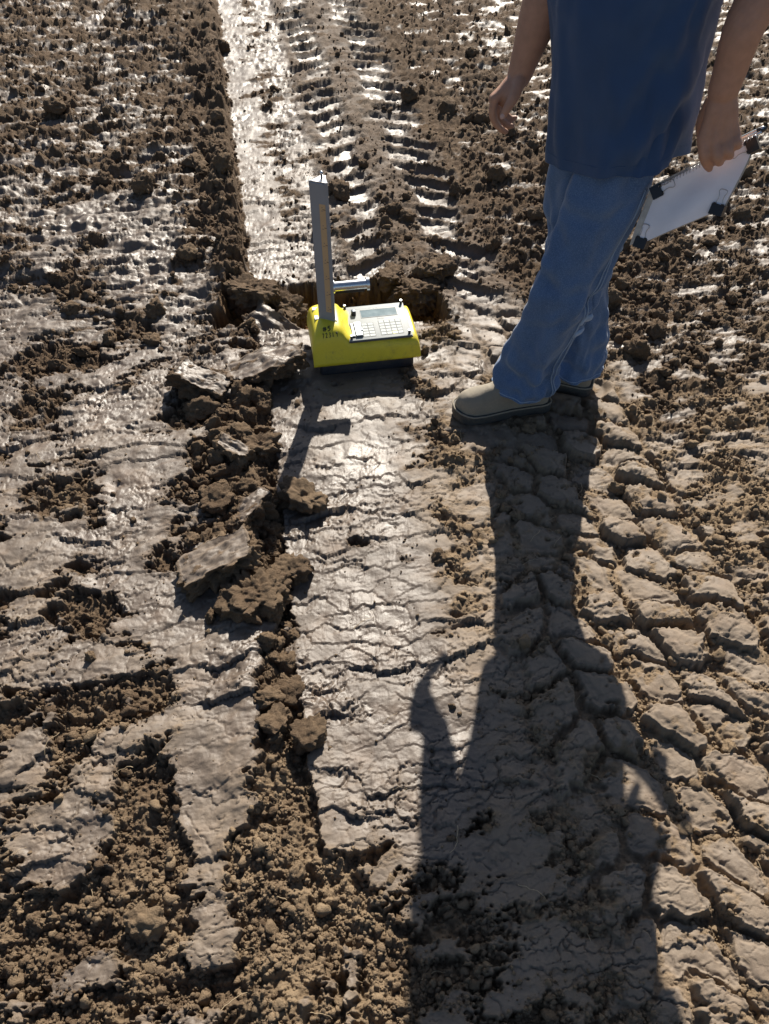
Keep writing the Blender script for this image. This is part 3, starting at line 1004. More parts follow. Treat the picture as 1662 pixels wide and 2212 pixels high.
    plate('rule_line', .58, .86, .905, .912, -.001, .0002, M_PRINT, panel)
    # knob, latch, thumb screws
    a = U(.155, .765)
    kb = bm_obj('selector_knob', box_bm(a[0] - .008, a[0] + .008, a[1] - .010, a[1] + .008, pz - .001, pz + .016, .002, 2), M_BLACK, root); auto_smooth(kb)
    kt = bm_obj('knob_cap', box_bm(a[0] - .0065, a[0] + .0065, a[1] - .0085, a[1] + .0065, pz + .0155, pz + .0175, .001, 1), M_GREY, kb)
    lat = bmesh.new()
    for (u0, u1, v0, v1, z1) in ((.065, .105, .09, .46, .006), (.118, .225, .08, .47, .009), (.205, .238, .20, .245, .012)):
        a = U(u0, v0); b = U(u1, v1); box_bm(a[0], b[0], a[1], b[1], pz - .001, pz + z1, .001, 1, lat)
    lt = auto_smooth(bm_obj('latch', lat, M_GREY, root))
    a = U(.055, .075); b = U(.232, .485)
    auto_smooth(bm_obj('latch_gasket', box_bm(a[0], b[0], a[1], b[1], pz - .001, pz + .003, .0006, 1), M_BLACK, lt))
    for (u, v) in ((.035, .955), (.965, .955), (.035, .045), (.955, .05)):
        a = U(u, v)
        sc = bm_obj('thumb_screw', cyl_bm((a[0], a[1], pz - .002), (a[0], a[1], pz + .013), .0048, n=16), M_BLACK, root); auto_smooth(sc)
        auto_smooth(bm_obj('screw_head', cyl_bm((a[0], a[1], pz + .0125), (a[0], a[1], pz + .0155), .0052, .0042, 16), M_ALU, sc))
    # mast: three-sided tube
    mx, my = .040, .082
    a0 = math.radians(-28.5)
    cx, sx = math.cos(a0), math.sin(a0)
    def ML(x, y, z): return Vector((mx + cx * x - sx * y, my + sx * x + cx * y, z))
    hw = .0298
    z0, z1 = .160, .648
    sect = [(-hw, 0), (-hw + .004, -.0025), (hw - .004, -.0025), (hw, 0), (hw, .005), (.006, .046), (-.006, .046), (-hw, .005)]
    bm = bmesh.new()
    lo = [bm.verts.new(ML(x, y, z0)) for x, y in sect]; hi = [bm.verts.new(ML(x, y, z1)) for x, y in sect]
    for i in range(len(sect)):
        bm.faces.new((lo[i], lo[(i + 1) % len(sect)], hi[(i + 1) % len(sect)], hi[i]))
    bm.faces.new(lo[::-1]); bm.faces.new(hi)
    mast = bm_obj('mast', bm, M_MAST, root, False)
    bv = mast.modifiers.new('bevel', 'BEVEL'); bv.width = .0016; bv.segments = 2; bv.limit_method = 'ANGLE'
    # cap plate with two corner ears, pin on top
    bm = bmesh.new()
    cap = [(-hw + .005, .001), (hw - .005, .001), (.0065, .0455), (-.0065, .0455)]
    lo = [bm.verts.new(ML(x, y, z1 - .001)) for x, y in cap]; hi = [bm.verts.new(ML(x, y, z1 + .0035)) for x, y in cap]
    for i in range(4): bm.faces.new((lo[i], lo[(i + 1) % 4], hi[(i + 1) % 4], hi[i]))
    bm.faces.new(lo[::-1]); bm.faces.new(hi)
    capo = bm_obj('mast_cap', bm, M_ALU, mast, False)
    for sg in (-1, 1):
        c = ML(sg * (hw - .0045), .0015, z1)
        auto_smooth(bm_obj('cap_ear', box_bm(c.x - .005, c.x + .005, c.y - .005, c.y + .004, z1 - .012, z1 + .005, .001, 1), M_MAST, mast))
    c = ML(.002, .026, z1)
    pin = bm_obj('pin', cyl_bm((c.x, c.y, z1 + .002), (c.x, c.y, z1 + .016), .0030, n=12), M_EDGE, mast); auto_smooth(pin)
    bm = bmesh.new(); bmesh.ops.create_uvsphere(bm, u_segments=14, v_segments=8, radius=.0056, matrix=Matrix.Translation((c.x, c.y, z1 + .019)))
    bm_obj('pin_head', bm, M_ALU, mast)
    # depth scale let into the front face
    def face_box(nm, x0, x1, za, zb, d0, d1, mat, par):
        bm = bmesh.new()
        vs_ = [bm.verts.new(ML(x, y, z)) for z in (za, zb) for (x, y) in ((x0, -d1), (x1, -d1), (x1, -d0), (x0, -d0))]
        for f in ((0, 1, 5, 4), (1, 2, 6, 5), (2, 3, 7, 6), (3, 0, 4, 7), (4, 5, 6, 7), (3, 2, 1, 0)):
            bm.faces.new([vs_[i] for i in f])
        return bm_obj(nm, bm, mat, par, False)
    sc = face_box('depth_scale', .001, .0205, .206, .585, .001, .0033, M_SCALE, mast)
    for i in range(7):
        z = .568 - i * .0585
        ln = .0095 if i == 0 else .0065
        face_box('scale_mark', .0205 - ln, .0205, z, z + .0016, .003, .0036, M_INK, sc)
        face_box('scale_mark', .0055, .0125, z - .0045, z - .003, .003, .0036, M_PRINT, sc)
        face_box('scale_mark', .0085, .0110, z + .006, z + .009, .003, .0036, M_PRINT, sc)
    # handle
    hz = .292
    ca, sa = math.cos(0), math.sin(0)
    h0 = Vector((mx + .024, my + .008, hz)); hd = Vector((1, 0.0, 0.0))
    hb = bm_obj('handle', cyl_bm(h0, h0 + hd * .124, .0158, n=32), M_ALU, root); auto_smooth(hb)
    for k in (0.004, .120):
        fl = bm_obj('handle_flange', cyl_bm(h0 + hd * (k - .0045), h0 + hd * (k + .0045), .0215, n=32), M_ALU, hb); auto_smooth(fl)
    tr = auto_smooth(bm_obj('trigger', box_bm(h0.x + .008, h0.x + .108, h0.y - .006, h0.y + .004, hz - .026, hz - .012, .002, 2), M_BLACK, hb))
    # marker writing on the block, laid onto the shell
    bpy.context.view_layer.update()
    dg = bpy.context.evaluated_depsgraph_get()
    ev = shell.evaluated_get(dg)
    me = ev.to_mesh()
    bvh = BVHTree.FromPolygons([v.co.copy() for v in me.vertices], [p.vertices[:] for p in me.polygons])
    ev.to_mesh_clear()
    # stickers behind the mast, lying on the shell
    for (x0, x1, y0, y1) in ((-.002, .018, .150, .166), (.052, .074, .150, .170), (.0, .020, .090, .112), (.060, .074, .070, .104)):
        c = Vector(((x0 + x1) / 2, (y0 + y1) / 2, .5))
        hit, nrm, _, _ = bvh.ray_cast(c, Vector((0, 0, -1)))
        if nrm.z < 0: nrm = -nrm
        q = nrm.to_track_quat('Z', 'Y').to_matrix().to_4x4()
        st_ = bm_obj('sticker', box_bm(x0 - c.x, x1 - c.x, y0 - c.y, y1 - c.y, -.0010, .0008), M_STICK, root, False)
        st_.matrix_local = Matrix.Translation(hit)
        pl = bm_obj('print_line', box_bm(x0 + .003 - c.x, x1 - .003 - c.x, y0 + .004 - c.y, y0 + .0060 - c.y, .0006, .0011), M_BLUE, st_, False)
    GLY = {'7': [[(0, .95), (.7, .95), (.3, 0)]],
           '2': [[(.05, .8), (.25, 1), (.55, .95), (.6, .7), (.1, .1), (.0, .0), (.35, .12), (.75, .02)]],
           '3': [[(.05, .9), (.4, 1), (.6, .8), (.3, .55), (.65, .35), (.45, .05), (.0, .05)]],
           '1': [[(.2, .95), (.25, 0)]],
           '9': [[(.6, .85), (.3, 1), (.1, .75), (.3, .55), (.6, .85), (.55, .5), (.5, -.05)]],
           '5': [[(.75, 1), (.2, .95), (.1, .6), (.5, .65), (.65, .3), (.3, .0), (.0, .05)]],
           '#': [[(.25, 0), (.35, 1)], [(.6, 0), (.7, 1)], [(0, .35), (1, .4)], [(0, .68), (1, .72)]]}
    pd = Vector((0, .62, -.78)).normalized()
    def write(txt, x0, v0, w, hgt, gap, rad, slope=0.0):
        x = x0
        for ch in txt:
            vs_, fs = [], []
            for st_ in GLY[ch]:
                pts = []
                for a, b in zip(st_[:-1], st_[1:]):
                    for k in range(6):
                        f = k / 6
                        pts.append((a[0] + (b[0] - a[0]) * f, a[1] + (b[1] - a[1]) * f))
                pts.append(st_[-1])
                b0 = len(vs_); ok = []
                for (u, v) in pts:
                    lx = x + u * w
                    lv = v0 + v * hgt + slope * (lx - x0)
                    # lv runs up the front curve of the block: march along a tilted sheet
                    o_ = Vector((lx, lv * .78 - .2 * pd.y, .170 + lv * .62 - .2 * pd.z))
                    hit, nrm, _, _ = bvh.ray_cast(o_, pd)
                    if hit is None: continue
                    if nrm.dot(pd) > 0: nrm = -nrm
                    ok.append((hit, nrm))
                for i, (p, nrm) in enumerate(ok):
                    d = (ok[min(i + 1, len(ok) - 1)][0] - ok[max(i - 1, 0)][0]).normalized()
                    sd = d.cross(nrm).normalized()
                    vs_ += [p + sd * rad - nrm * .0004, p + nrm * .0009 + sd * rad * .8, p + nrm * .0009 - sd * rad * .8, p - sd * rad - nrm * .0004]
                for i in range(len(ok) - 1):
                    for k in range(3):
                        q = b0 + i * 4 + k
                        fs.append((q, q + 1, q + 5, q + 4))
            if fs: mesh_obj('marker_figure', vs_, fs, M_INK, root)
            x += w + gap
    write('#5', .020, .018, .0130, .0165, .004, .0015, .10)
    write('72319', .016, -.003, .0082, .0150, .0034, .0011, .04)
    return root
gauge = build_gauge()

# ------------------------------------------------------------------ the person
def cloth(name, col, var=.18, weave=900.0, rough=.85, fade=None, scale=14.0):
    m = bpy.data.materials.new(name)
    m.use_nodes = True
    nt = m.node_tree
    bs = nt.nodes['Principled BSDF']
    tc = nt.nodes.new('ShaderNodeTexCoord')
    v = tc.outputs['Object']
    n = noise_tex(nt, v, scale, 5, .6)
    n2 = noise_tex(nt, v, weave, 2, .7)
    a = tuple(c * (1 - var) for c in col); b = tuple(c * (1 + var) for c in col)
    c = mixc(nt, ramp(nt, n, .3, .7), a, b)
    if fade:
        c = mixc(nt, mathn(nt, 'MULTIPLY', ramp(nt, n2, .42, .75), .55), c, fade)
    nt.links.new(c, bs.inputs['Base Color'])
    bs.inputs['Roughness'].default_value = rough
    bs.inputs['Specular IOR Level'].default_value = .2
    bs.inputs['Sheen Weight'].default_value = .25
    bp = nt.nodes.new('ShaderNodeBump')
    bp.inputs['Distance'].default_value = .0012
    bp.inputs['Strength'].default_value = .5
    nt.links.new(n2, bp.inputs['Height'])
    nt.links.new(bp.outputs[0], bs.inputs['Normal'])
    return m

M_DENIM = cloth('denim', (.060, .118, .240), var=.14, weave=420.0, fade=(.22, .31, .46))
M_SEAM = cloth('denim_seam', (.24, .33, .47))
M_SHIRT = cloth('shirt_blue', (.030, .070, .165), var=.08, weave=1400)
M_SUEDE = dirty('boot_suede', (.235, .205, .160), dirt=(.36, .30, .22), rough=.85, amount=.8, lo=.4, hi=.65, scale=18)
M_RUBBER = dirty('boot_rubber', (.050, .050, .048), dirt=(.19, .145, .095), rough=.75, amount=.85, lo=.45, hi=.65, scale=22)
M_HAIR = plain('hair_dark', (.018, .013, .010), .5)
M_EYE = plain('eye', (.05, .04, .035), .1)
M_NAIL = plain('fingernail', (.48, .32, .28), .35)
def skin_mat():
    m = plain('skin', (.40, .225, .155), .52, 0, .4, .10, 45, .0005, 500)
    bs = m.node_tree.nodes['Principled BSDF']
    bs.inputs['Subsurface Weight'].default_value = .12
    bs.inputs['Subsurface Radius'].default_value = (.012, .005, .003)
    return m
M_SKIN = skin_mat()

PC = Vector((.585, 2.030, 0))         # the point on the ground below the trunk
LV = Vector((.74, -.67, 0)).normalized()       # the person's left
FV = Vector((-.67, -.74, 0)).normalized()      # the way the trunk faces
UP = Vector((0, 0, 1))

def loft(bm, rings, close=True):
    """rings: lists of equally many points"""
    vr = [[bm.verts.new(p) for p in r] for r in rings]
    n = len(vr[0])
    for a, b in zip(vr[:-1], vr[1:]):
        for i in range(n):
            bm.faces.new((a[i], a[(i + 1) % n], b[(i + 1) % n], b[i]))
    if close:
        for r, flip in ((vr[0], True), (vr[-1], False)):
            c = Vector((0, 0, 0))
            for v in r: c += v.co
            cv = bm.verts.new(c / n)
            for i in range(n):
                f = (r[i], r[(i + 1) % n], cv)
                bm.faces.new(f[::-1] if flip else f)
    return vr

def tube(bm, pts, rad, n=14, flat=None, per=5):
    """a smooth tapering limb with rounded ends; flat = (axis, factor) squashes it across one axis"""
    keys = [(*p, r) for p, r in zip(pts, rad)]
    S = catmull(keys, (len(keys) - 1) * per + 1)
    C = [Vector(k[:3]) for k in S]; R = [k[3] for k in S]
    rings = []
    d0 = (C[1] - C[0]).normalized(); d1 = (C[-1] - C[-2]).normalized()
    seq = [(C[0] - d0 * R[0] * k, R[0] * math.sqrt(max(0, 1 - k * k)), d0) for k in (.97, .8, .45)]
    for i, c in enumerate(C):
        d = (C[min(i + 1, len(C) - 1)] - C[max(i - 1, 0)]).normalized()
        seq.append((c, R[i], d))
    seq += [(C[-1] + d1 * R[-1] * k, R[-1] * math.sqrt(max(0, 1 - k * k)), d1) for k in (.45, .8, .97)]
    ref = Vector((.3, .5, .81)) if flat is None else flat[0]
    for c, r, d in seq:
        u = (ref - d * ref.dot(d))
        if u.length < 1e-4: u = d.orthogonal()
        u.normalize(); w = d.cross(u)
        k = 1.0 if flat is None else flat[1]
        rings.append([c + u * (r * k * math.cos(a)) + w * (r * math.sin(a)) for a in (2 * math.pi * i / n for i in range(n))])
    loft(bm, rings)

person = empty('person', (PC.x, PC.y, 0))
tag(person, 'person in blue shirt, jeans and tan boots holding a notebook beside the gauge', 'person')
def under(o):
    o.parent = person
    o.matrix_parent_inverse = Matrix.Translation(person.location).inverted()
    return o
def under_part(o, par):
    o.parent = par
    o.matrix_parent_inverse = (Matrix.Translation(person.location) @ Matrix.Translation(-person.location)).inverted()
    return o

# ---- jeans: two leg lofts and a seat, fused
LEG_N = 60
def leg_rings(keys, seed, hem_tilt):
    """keys: x, y, z, half width, half depth"""
    S = catmull(keys, 90)
    rings = []
    for i, k in enumerate(S):
        c = Vector(k[:3]); d = Vector(S[min(i + 1, 89)][:3]) - Vector(S[max(i - 1, 0)][:3])
        d.normalize()
        if i > 84: d = (d * .5 - UP * .5).normalized()
        u = LV - d * LV.dot(d); u.normalize()
        w = d.cross(u); w.normalize()
        if w.dot(FV) < 0: w = -w
        z = c.z
        ring = []
        for j in range(LEG_N):
            a = 2 * math.pi * j / LEG_N
            ca, sa = math.cos(a), math.sin(a)
            r = Vector((ca * abs(ca) ** -.12 if abs(ca) > 1e-3 else 0, sa * abs(sa) ** -.12 if abs(sa) > 1e-3 else 0))
            p = c + u * (r.x * k[3]) + w * (r.y * k[4])
            # folds: long sagging creases, stacked wrinkles above the hem and at the back of the knee
            q = Vector((ca * 1.1, sa * 1.1, z * 3.2 + a * .35)) + Vector((seed * 4.1, 0, 0))
            f = .020 * mnoise.noise(q * 1.3) + .010 * mnoise.noise(Vector((ca * 1.5 + seed, sa * 1.5, z * 7 - a * 1.6)))
            q2 = Vector((ca * 1.6, sa * 1.6, z * 9 + .8 * sa)) + Vector((seed * 2.7, 3, 0))
            low = max(0, 1 - abs(z - .16) / .17)
            knee = max(0, 1 - abs(z - .50) / .15)
            f += (.005 + .020 * low + .014 * knee) * mnoise.noise(q2 * 1.9)
            f += .007 * low * math.sin(z * 85 + 2.6 * math.sin(a * 1.0 + seed) + 3 * mnoise.noise(q))
            for zc, ph, am in ((.50, .9, .014), (.57, 2.1, .012), (.43, 2.9, .010), (.66, 1.6, .010), (.30, .4, .009), (.76, 2.4, .010)):
                zz = zc + .075 * math.sin(a - ph - seed) + .02 * mnoise.noise(Vector((ca, sa, seed + zc * 9)))
                f -= am * .55 * (math.exp(-((z - zz) / .014) ** 2) - .7 * math.exp(-((z - zz - .03) / .017) ** 2)) * (.5 + .5 * math.sin(a + ph * 2.2 + seed))
            if i > 82: f += .002 * math.sin(a * 5 + seed)
            p += (u * ca + w * sa) * f
            p.z += hem_tilt * ca * .0 - (.022 * max(0, -sa) if i > 80 else 0) * (i - 80) / 10 + (.012 * max(0, sa) if i > 80 else 0) * (i - 80) / 10
            ring.append(p)
        rings.append(ring)
    return rings

LEFT_LEG = [(.640, 1.990, 1.00, .080, .090), (.622, 1.998, .88, .086, .082), (.588, 1.972, .74, .097, .098), (.548, 1.942, .56, .088, .095),
            (.515, 1.932, .45, .083, .088), (.478, 1.945, .30, .079, .084), (.462, 1.958, .18, .080, .086), (.460, 1.964, .085, .082, .090)]
RIGHT_LEG = [(.580, 2.115, 1.00, .085, .095), (.572, 2.120, .86, .090, .088), (.564, 2.120, .72, .095, .106), (.576, 2.110, .56, .088, .098),
             (.592, 2.095, .45, .082, .088), (.622, 2.090, .30, .080, .086), (.640, 2.080, .18, .078, .084), (.650, 2.078, .075, .080, .092)]
lr = leg_rings(LEFT_LEG, 1, 0); rr = leg_rings(RIGHT_LEG, 2, 0)
bm = bmesh.new()
loft(bm, lr); loft(bm, rr)
seat = []
for z, a, b in ((.80, .12, .09), (.88, .140, .110), (.96, .145, .110), (1.05, .14, .10)):
    seat.append([PC + Vector((.02, 0, z)) + LV * (a * math.cos(t)) + FV * (b * math.sin(t)) for t in (2 * math.pi * i / 40 for i in range(40))])
loft(bm, seat)
jeans = under(bm_obj('jeans', bm, M_DENIM))
md = jeans.modifiers.new('fuse', 'REMESH'); md.mode = 'VOXEL'; md.voxel_size = .0050; md.use_smooth_shade = True
sdm = jeans.modifiers.new('smooth', 'SMOOTH'); sdm.factor = .5; sdm.iterations = 2
tag(jeans, 'faded blue carpenter jeans with wide legs')

def surf_pt(rings, i, ang, off=0.0):
    """a point on a leg loft at ring i (float) and angle, lifted by off"""
    i0 = int(min(max(i, 0), len(rings) - 2)); f = i - i0
    j = (ang / (2 * math.pi)) % 1 * LEG_N
    j0 = int(j) % LEG_N; g = j - int(j); j1 = (j0 + 1) % LEG_N
    def at(k): return rings[k][j0] * (1 - g) + rings[k][j1] * g
    p = at(i0) * (1 - f) + at(i0 + 1) * f
    c = Vector((0, 0, 0))
    for q in rings[i0]: c += q
    c /= LEG_N
    n = (p - c); n.normalize()
    return p + n * off

def ribbon(nm, pts, normals_c, w, th, mat, par):
    """a thin cord along points"""
    bm = bmesh.new()
    tube(bm, pts, [w] * len(pts), n=6, per=2)
    return under_part(bm_obj(nm, bm, mat), par)

for rings, a0 in ((lr, -.10), (rr, 3.25)):
    for da in (0.0, .085):
        pts = [surf_pt(rings, i, a0 + da + .10 * math.sin(i * .05), .0012) for i in np.linspace(22, 87, 34)]
        under_part(ribbon('outer_seam', pts, None, .0019, 0, M_SEAM, jeans), jeans)
for rings in (lr, rr):
    pts = [surf_pt(rings, 86.5, a, .0010) for a in np.linspace(0, 2 * math.pi, 41)]
    under_part(ribbon('hem_stitch', pts, None, .0014, 0, M_SEAM, jeans), jeans)
# inner seam seen on the far leg
pts = [surf_pt(rr, i, -.5 + .05 * math.sin(i * .1), .0012) for i in np.linspace(46, 87, 24)]
under_part(ribbon('inner_seam', pts, None, .0016, 0, M_SEAM, jeans), jeans)

def patch(nm, rings, i0, i1, a0, a1, th, mat, par, ni=14, na=14):
    bm = bmesh.new()
    o, n = [], []
    for x in range(ni + 1):
        ro, rn = [], []
        for y in range(na + 1):
            ii = i0 + (i1 - i0) * x / ni; aa = a0 + (a1 - a0) * y / na
            edge = min(x, ni - x, y, na - y)
            ro.append(bm.verts.new(surf_pt(rings, ii, aa, th if edge > 0 else th * .2)))
        o.append(ro)
    for x in range(ni):
        for y in range(na):
            bm.faces.new((o[x][y], o[x][y + 1], o[x + 1][y + 1], o[x + 1][y]))
    ob = bm_obj(nm, bm, mat)
    sol = ob.modifiers.new('thick', 'SOLIDIFY'); sol.thickness = .003; sol.offset = -1
    return under_part(ob, par)
# carpenter pocket and loops on the outside of the near thigh
pk = patch('tool_pocket', lr, 33, 50, -1.05, -.18, .0045, M_DENIM, jeans)
patch('pocket_hem', lr, 32.4, 34.0, -1.07, -.16, .0068, M_SEAM, jeans, 3, 14)
patch('hammer_loop', lr, 52.5, 54.5, -.75, .02, .0085, M_SEAM, jeans, 3, 12)
patch('hammer_loop', lr, 56.5, 58.0, -.65, .0, .0080, M_SEAM, jeans, 3, 12)

# ---- shirt
def build_shirt():
    n = 120
    zs = np.linspace(0, 1, 90)
    rings = []
    prof = [(0.0, .164, .150), (.12, .168, .148), (.35, .184, .146), (.6, .205, .148), (.8, .222, .142), (.92, .200, .112), (1.0, .075, .068)]
    for f in zs:
        a = np.interp(f, [p[0] for p in prof], [p[1] for p in prof]); b = np.interp(f, [p[0] for p in prof], [p[2] for p in prof])
        zc = .828 + f * (1.575 - .828)
        c = PC + Vector((float(np.interp(f, [0, .45, 1], [.030, -.020, -.005])), 0, 0)) + FV * (.006 * (1 - f))
        ring = []
        for j in range(n):
            th = 2 * math.pi * j / n
            ca, sa = math.cos(th), math.sin(th)
            e = .82
            x = math.copysign(abs(ca) ** e, ca) * a; y = math.copysign(abs(sa) ** e, sa) * b
            w = (1 - f) ** 1.6
            z = zc + w * (.034 * max(0, ca) - .038 * max(0, -ca) - .012 * max(0, sa)) + .004 * w * math.sin(th * 6)
            # cloth hangs: broad vertical folds at the hem, pulls running down to the left hip
            q = Vector((ca * 1.4, sa * 1.4, f * 1.6))
            d = .016 * mnoise.noise(q * 1.6 + Vector((3, 1, 0)))
            d += .013 * w * math.sin(th * 6 + 1.5 * mnoise.noise(q * 2)) * (0.5 + .5 * mnoise.noise(q * 1.2))
            side = math.exp(-((th - .55 if th < math.pi else th - .55 - 2 * math.pi) / .75) ** 2)
            u = f * 9.5 + (th if th < math.pi else th - 2 * math.pi) * 2.1
            d += .028 * side * max(0, 1 - f * 1.25) * (abs(math.sin(u * 1.5 + 1.1 * mnoise.noise(q * 3))) ** 1.5 - .4)
            d += .006 * mnoise.noise(Vector((ca * 4, sa * 4, f * 5))) + .003 * mnoise.noise(Vector((ca * 9, sa * 9, f * 13)))
            d += .007 * (1 - f) * math.sin(th * 9 + 2.5 * mnoise.noise(q * 2.2) + f * 4) * (.4 + .6 * mnoise.noise(q * 1.5 + Vector((0, 5, 0))))
            x += ca * d; y += sa * d
            ring.append(c + LV * x + FV * y + Vector((0, 0, z)))
        rings.append(ring)
    bm = bmesh.new()
    # turned-in hem
    inner = []
    cen = PC
    for k, (shrink, dz) in enumerate(((.90, .10), (.965, .02), (.985, .002), (1.0, -.001))):
        inner.append([cen + (p - cen) * 1.0 + Vector(((cen.x - p.x) * (1 - shrink), (cen.y - p.y) * (1 - shrink), dz)) for p in rings[0]])
    loft(bm, inner + rings, close=False)
    o = under(bm_obj('shirt', bm, M_SHIRT))
    
    tag(o, 'plain dark blue short-sleeved shirt hanging loose over the jeans')
    # hem stitching
    pts = []
    for j in range(0, n + 1, 2):
        p = rings[3][j % n]; d = (p - PC); d.z = 0; d.normalize()
        pts.append(p - d * .0004)
    hs = bmesh.new(); tube(hs, pts, [.0012] * len(pts), n=5, per=1)
    under_part(bm_obj('hem_stitch', hs, M_SHIRT), o)
    return o
shirt = build_shirt()

# ---- skin: head, neck, chest, arms and hands, one fused surface
SH_R = PC + LV * -.175 + Vector((0, 0, 1.50)); SH_L = PC + LV * .205 + Vector((0, 0, 1.50))
R_WR = P(1122, 164, 2.12); R_MID = P(1160, 50, 2.135); R_EL = P(1200, -75, 2.15)
L_WR = P(1563, 196, 1.835); L_MID = P(1608, 60, 1.845); L_EL = P(1715, -150, 1.90)
bm = bmesh.new()
tube(bm, [SH_R, (SH_R + R_EL) / 2 + FV * .005, R_EL], [.055, .050, .044], 20)
tube(bm, [SH_L, (SH_L + L_EL) / 2 + LV * .02, L_EL], [.058, .052, .046], 20)
tube(bm, [R_EL, R_MID.lerp(R_EL, .5), R_MID, R_MID.lerp(R_WR, .6), R_WR], [.050, .052, .047, .037, .031], 20)
tube(bm, [L_EL, L_MID.lerp(L_EL, .5), L_MID, L_MID.lerp(L_WR, .6), L_WR], [.046, .048, .043, .037, .0335], 20)
# right hand, hanging relaxed, thumb towards the camera
def hand(bm, wrist, meta, fingers, thumb, wr=.020):
    for (m, rad) in meta:
        a = wrist.lerp(m, .12)
        tube(bm, [wrist.lerp(m, -.10), wrist.lerp(m, .35), wrist.lerp(m, .72), m], [wr, wr * .88, rad * 1.12, rad], 12)
    for pts, rad in fingers:
        tube(bm, pts, rad, 12)
    tube(bm, thumb[0], thumb[1], 12)
def F(*k): return [P(*q) for q in k]
r_meta = [(P(1069, 213, 2.085), .0125), (P(1066, 212, 2.105), .0125), (P(1071, 213, 2.125), .0118), (P(1079, 215, 2.142), .0105)]
r_fing = [
    (F((1069, 213, 2.085), (1064, 246, 2.080), (1072, 268, 2.079), (1083, 278, 2.080)), [.0112, .0100, .0090, .0078]),
    (F((1066, 212, 2.105), (1067, 252, 2.104), (1080, 276, 2.103), (1093, 284, 2.104)), [.0112, .0102, .0092, .0080]),
    (F((1071, 213, 2.125), (1078, 250, 2.127), (1095, 270, 2.127), (1107, 272, 2.126)), [.0108, .0098, .0088, .0076]),
    (F((1079, 215, 2.142), (1092, 244, 2.144), (1106, 257, 2.144), (1114, 254, 2.143)), [.0096, .0086, .0078, .0068]),
]
r_thumb = (F((1122, 176, 2.095), (1112, 206, 2.072), (1097, 232, 2.060), (1087, 249, 2.058)), [.017, .0150, .0118, .0095])
hand(bm, R_WR, r_meta, r_fing, r_thumb, .022)
tube(bm, F((1116, 178, 2.108), (1100, 205, 2.095), (1090, 218, 2.10)), [.022, .021, .016], 14)
# left hand, gripping the notebook over its spiral edge, back of the hand to the camera
l_meta = [(P(1519, 300, 1.810), .0145), (P(1543, 306, 1.800), .0145), (P(1569, 303, 1.800), .0138), (P(1590, 294, 1.808), .0125)]
l_fing = [
    (F((1519, 300, 1.810), (1521, 336, 1.796), (1527, 354, 1.801), (1533, 364, 1.810)), [.0135, .0122, .0108, .0090]),
    (F((1543, 306, 1.800), (1549, 339, 1.784), (1553, 348, 1.792), (1556, 350, 1.810)), [.0135, .0125, .0115, .0098]),
    (F((1569, 303, 1.800), (1573, 327, 1.784), (1576, 335, 1.792), (1578, 336, 1.808)), [.0128, .0118, .0108, .0092]),
    (F((1590, 294, 1.808), (1593, 308, 1.794), (1594, 314, 1.800), (1595, 315, 1.812)), [.0115, .0108, .0100, .0085]),
]
l_thumb = (F((1540, 222, 1.855), (1519, 268, 1.865), (1520, 300, 1.872), (1526, 326, 1.874)), [.020, .0165, .0130, .0100])
hand(bm, L_WR, l_meta, l_fing, l_thumb, .026)
tube(bm, F((1560, 215, 1.832), (1553, 260, 1.823), (1552, 292, 1.818)), [.030, .033, .026], 14, flat=(Vector((0, 1, 0)), .62))
# trunk core, neck, head
NK = PC + Vector((0, 0, 1.56)) + FV * .01
tube(bm, [PC + Vector((-.015, 0, 1.15)), PC + Vector((-.01, 0, 1.35)), PC + Vector((0, 0, 1.50)), NK], [.100, .110, .085, .058], 20)
HD = PC + FV * .045 + Vector((0, 0, 1.735))
FACE = (FV * .85 + Vector((-.25, .1, -.30))).normalized()
SIDE = FACE.cross(UP).normalized(); CROWN = SIDE.cross(FACE).normalized()
tube(bm, [NK - Vector((0, 0, .03)), NK + Vector((0, 0, .05)), HD - CROWN * .05], [.060, .056, .058], 20)
rings = []
for f in np.linspace(-1, 1, 22):
    r = math.sqrt(max(.0004, 1 - f * f))
    jaw = 1 - .22 * max(0, -f)
    rings.append([HD + CROWN * (.122 * f) + SIDE * (.076 * r * jaw * math.cos(t)) + FACE * ((.098 * r * (1 - .10 * max(0, -f))) * math.sin(t) + .012 * max(0, -f)) for t in (2 * math.pi * i / 28 for i in range(28))])
loft(bm, rings)
tube(bm, [HD + FACE * .090 + CROWN * .018, HD + FACE * .108 - CROWN * .008, HD + FACE * .112 - CROWN * .024], [.009, .011, .014], 10)
for sg in (-1, 1):
    tube(bm, [HD + SIDE * (sg * .074) + CROWN * .02 - FACE * .008, HD + SIDE * (sg * .083) + CROWN * .004 - FACE * .014, HD + SIDE * (sg * .074) - CROWN * .03 - FACE * .004], [.010, .014, .008], 8)
    tube(bm, [HD + SIDE * (sg * .018) + FACE * .094 + CROWN * .026, HD + SIDE * (sg * .050) + FACE * .078 + CROWN * .026], [.008, .007], 8)
tube(bm, [HD + SIDE * -.026 + FACE * .092 - CROWN * .055, HD + FACE * .101 - CROWN * .054, HD + SIDE * .026 + FACE * .092 - CROWN * .055], [.006, .008, .006], 8)
body = under(bm_obj('body', bm, M_SKIN))
md = body.modifiers.new('fuse', 'REMESH'); md.mode = 'VOXEL'; md.voxel_size = .0036; md.use_smooth_shade = True
sdm = body.modifiers.new('smooth', 'SMOOTH'); sdm.factor = .5; sdm.iterations = 3
tag(body, 'bare tanned forearms and hands')
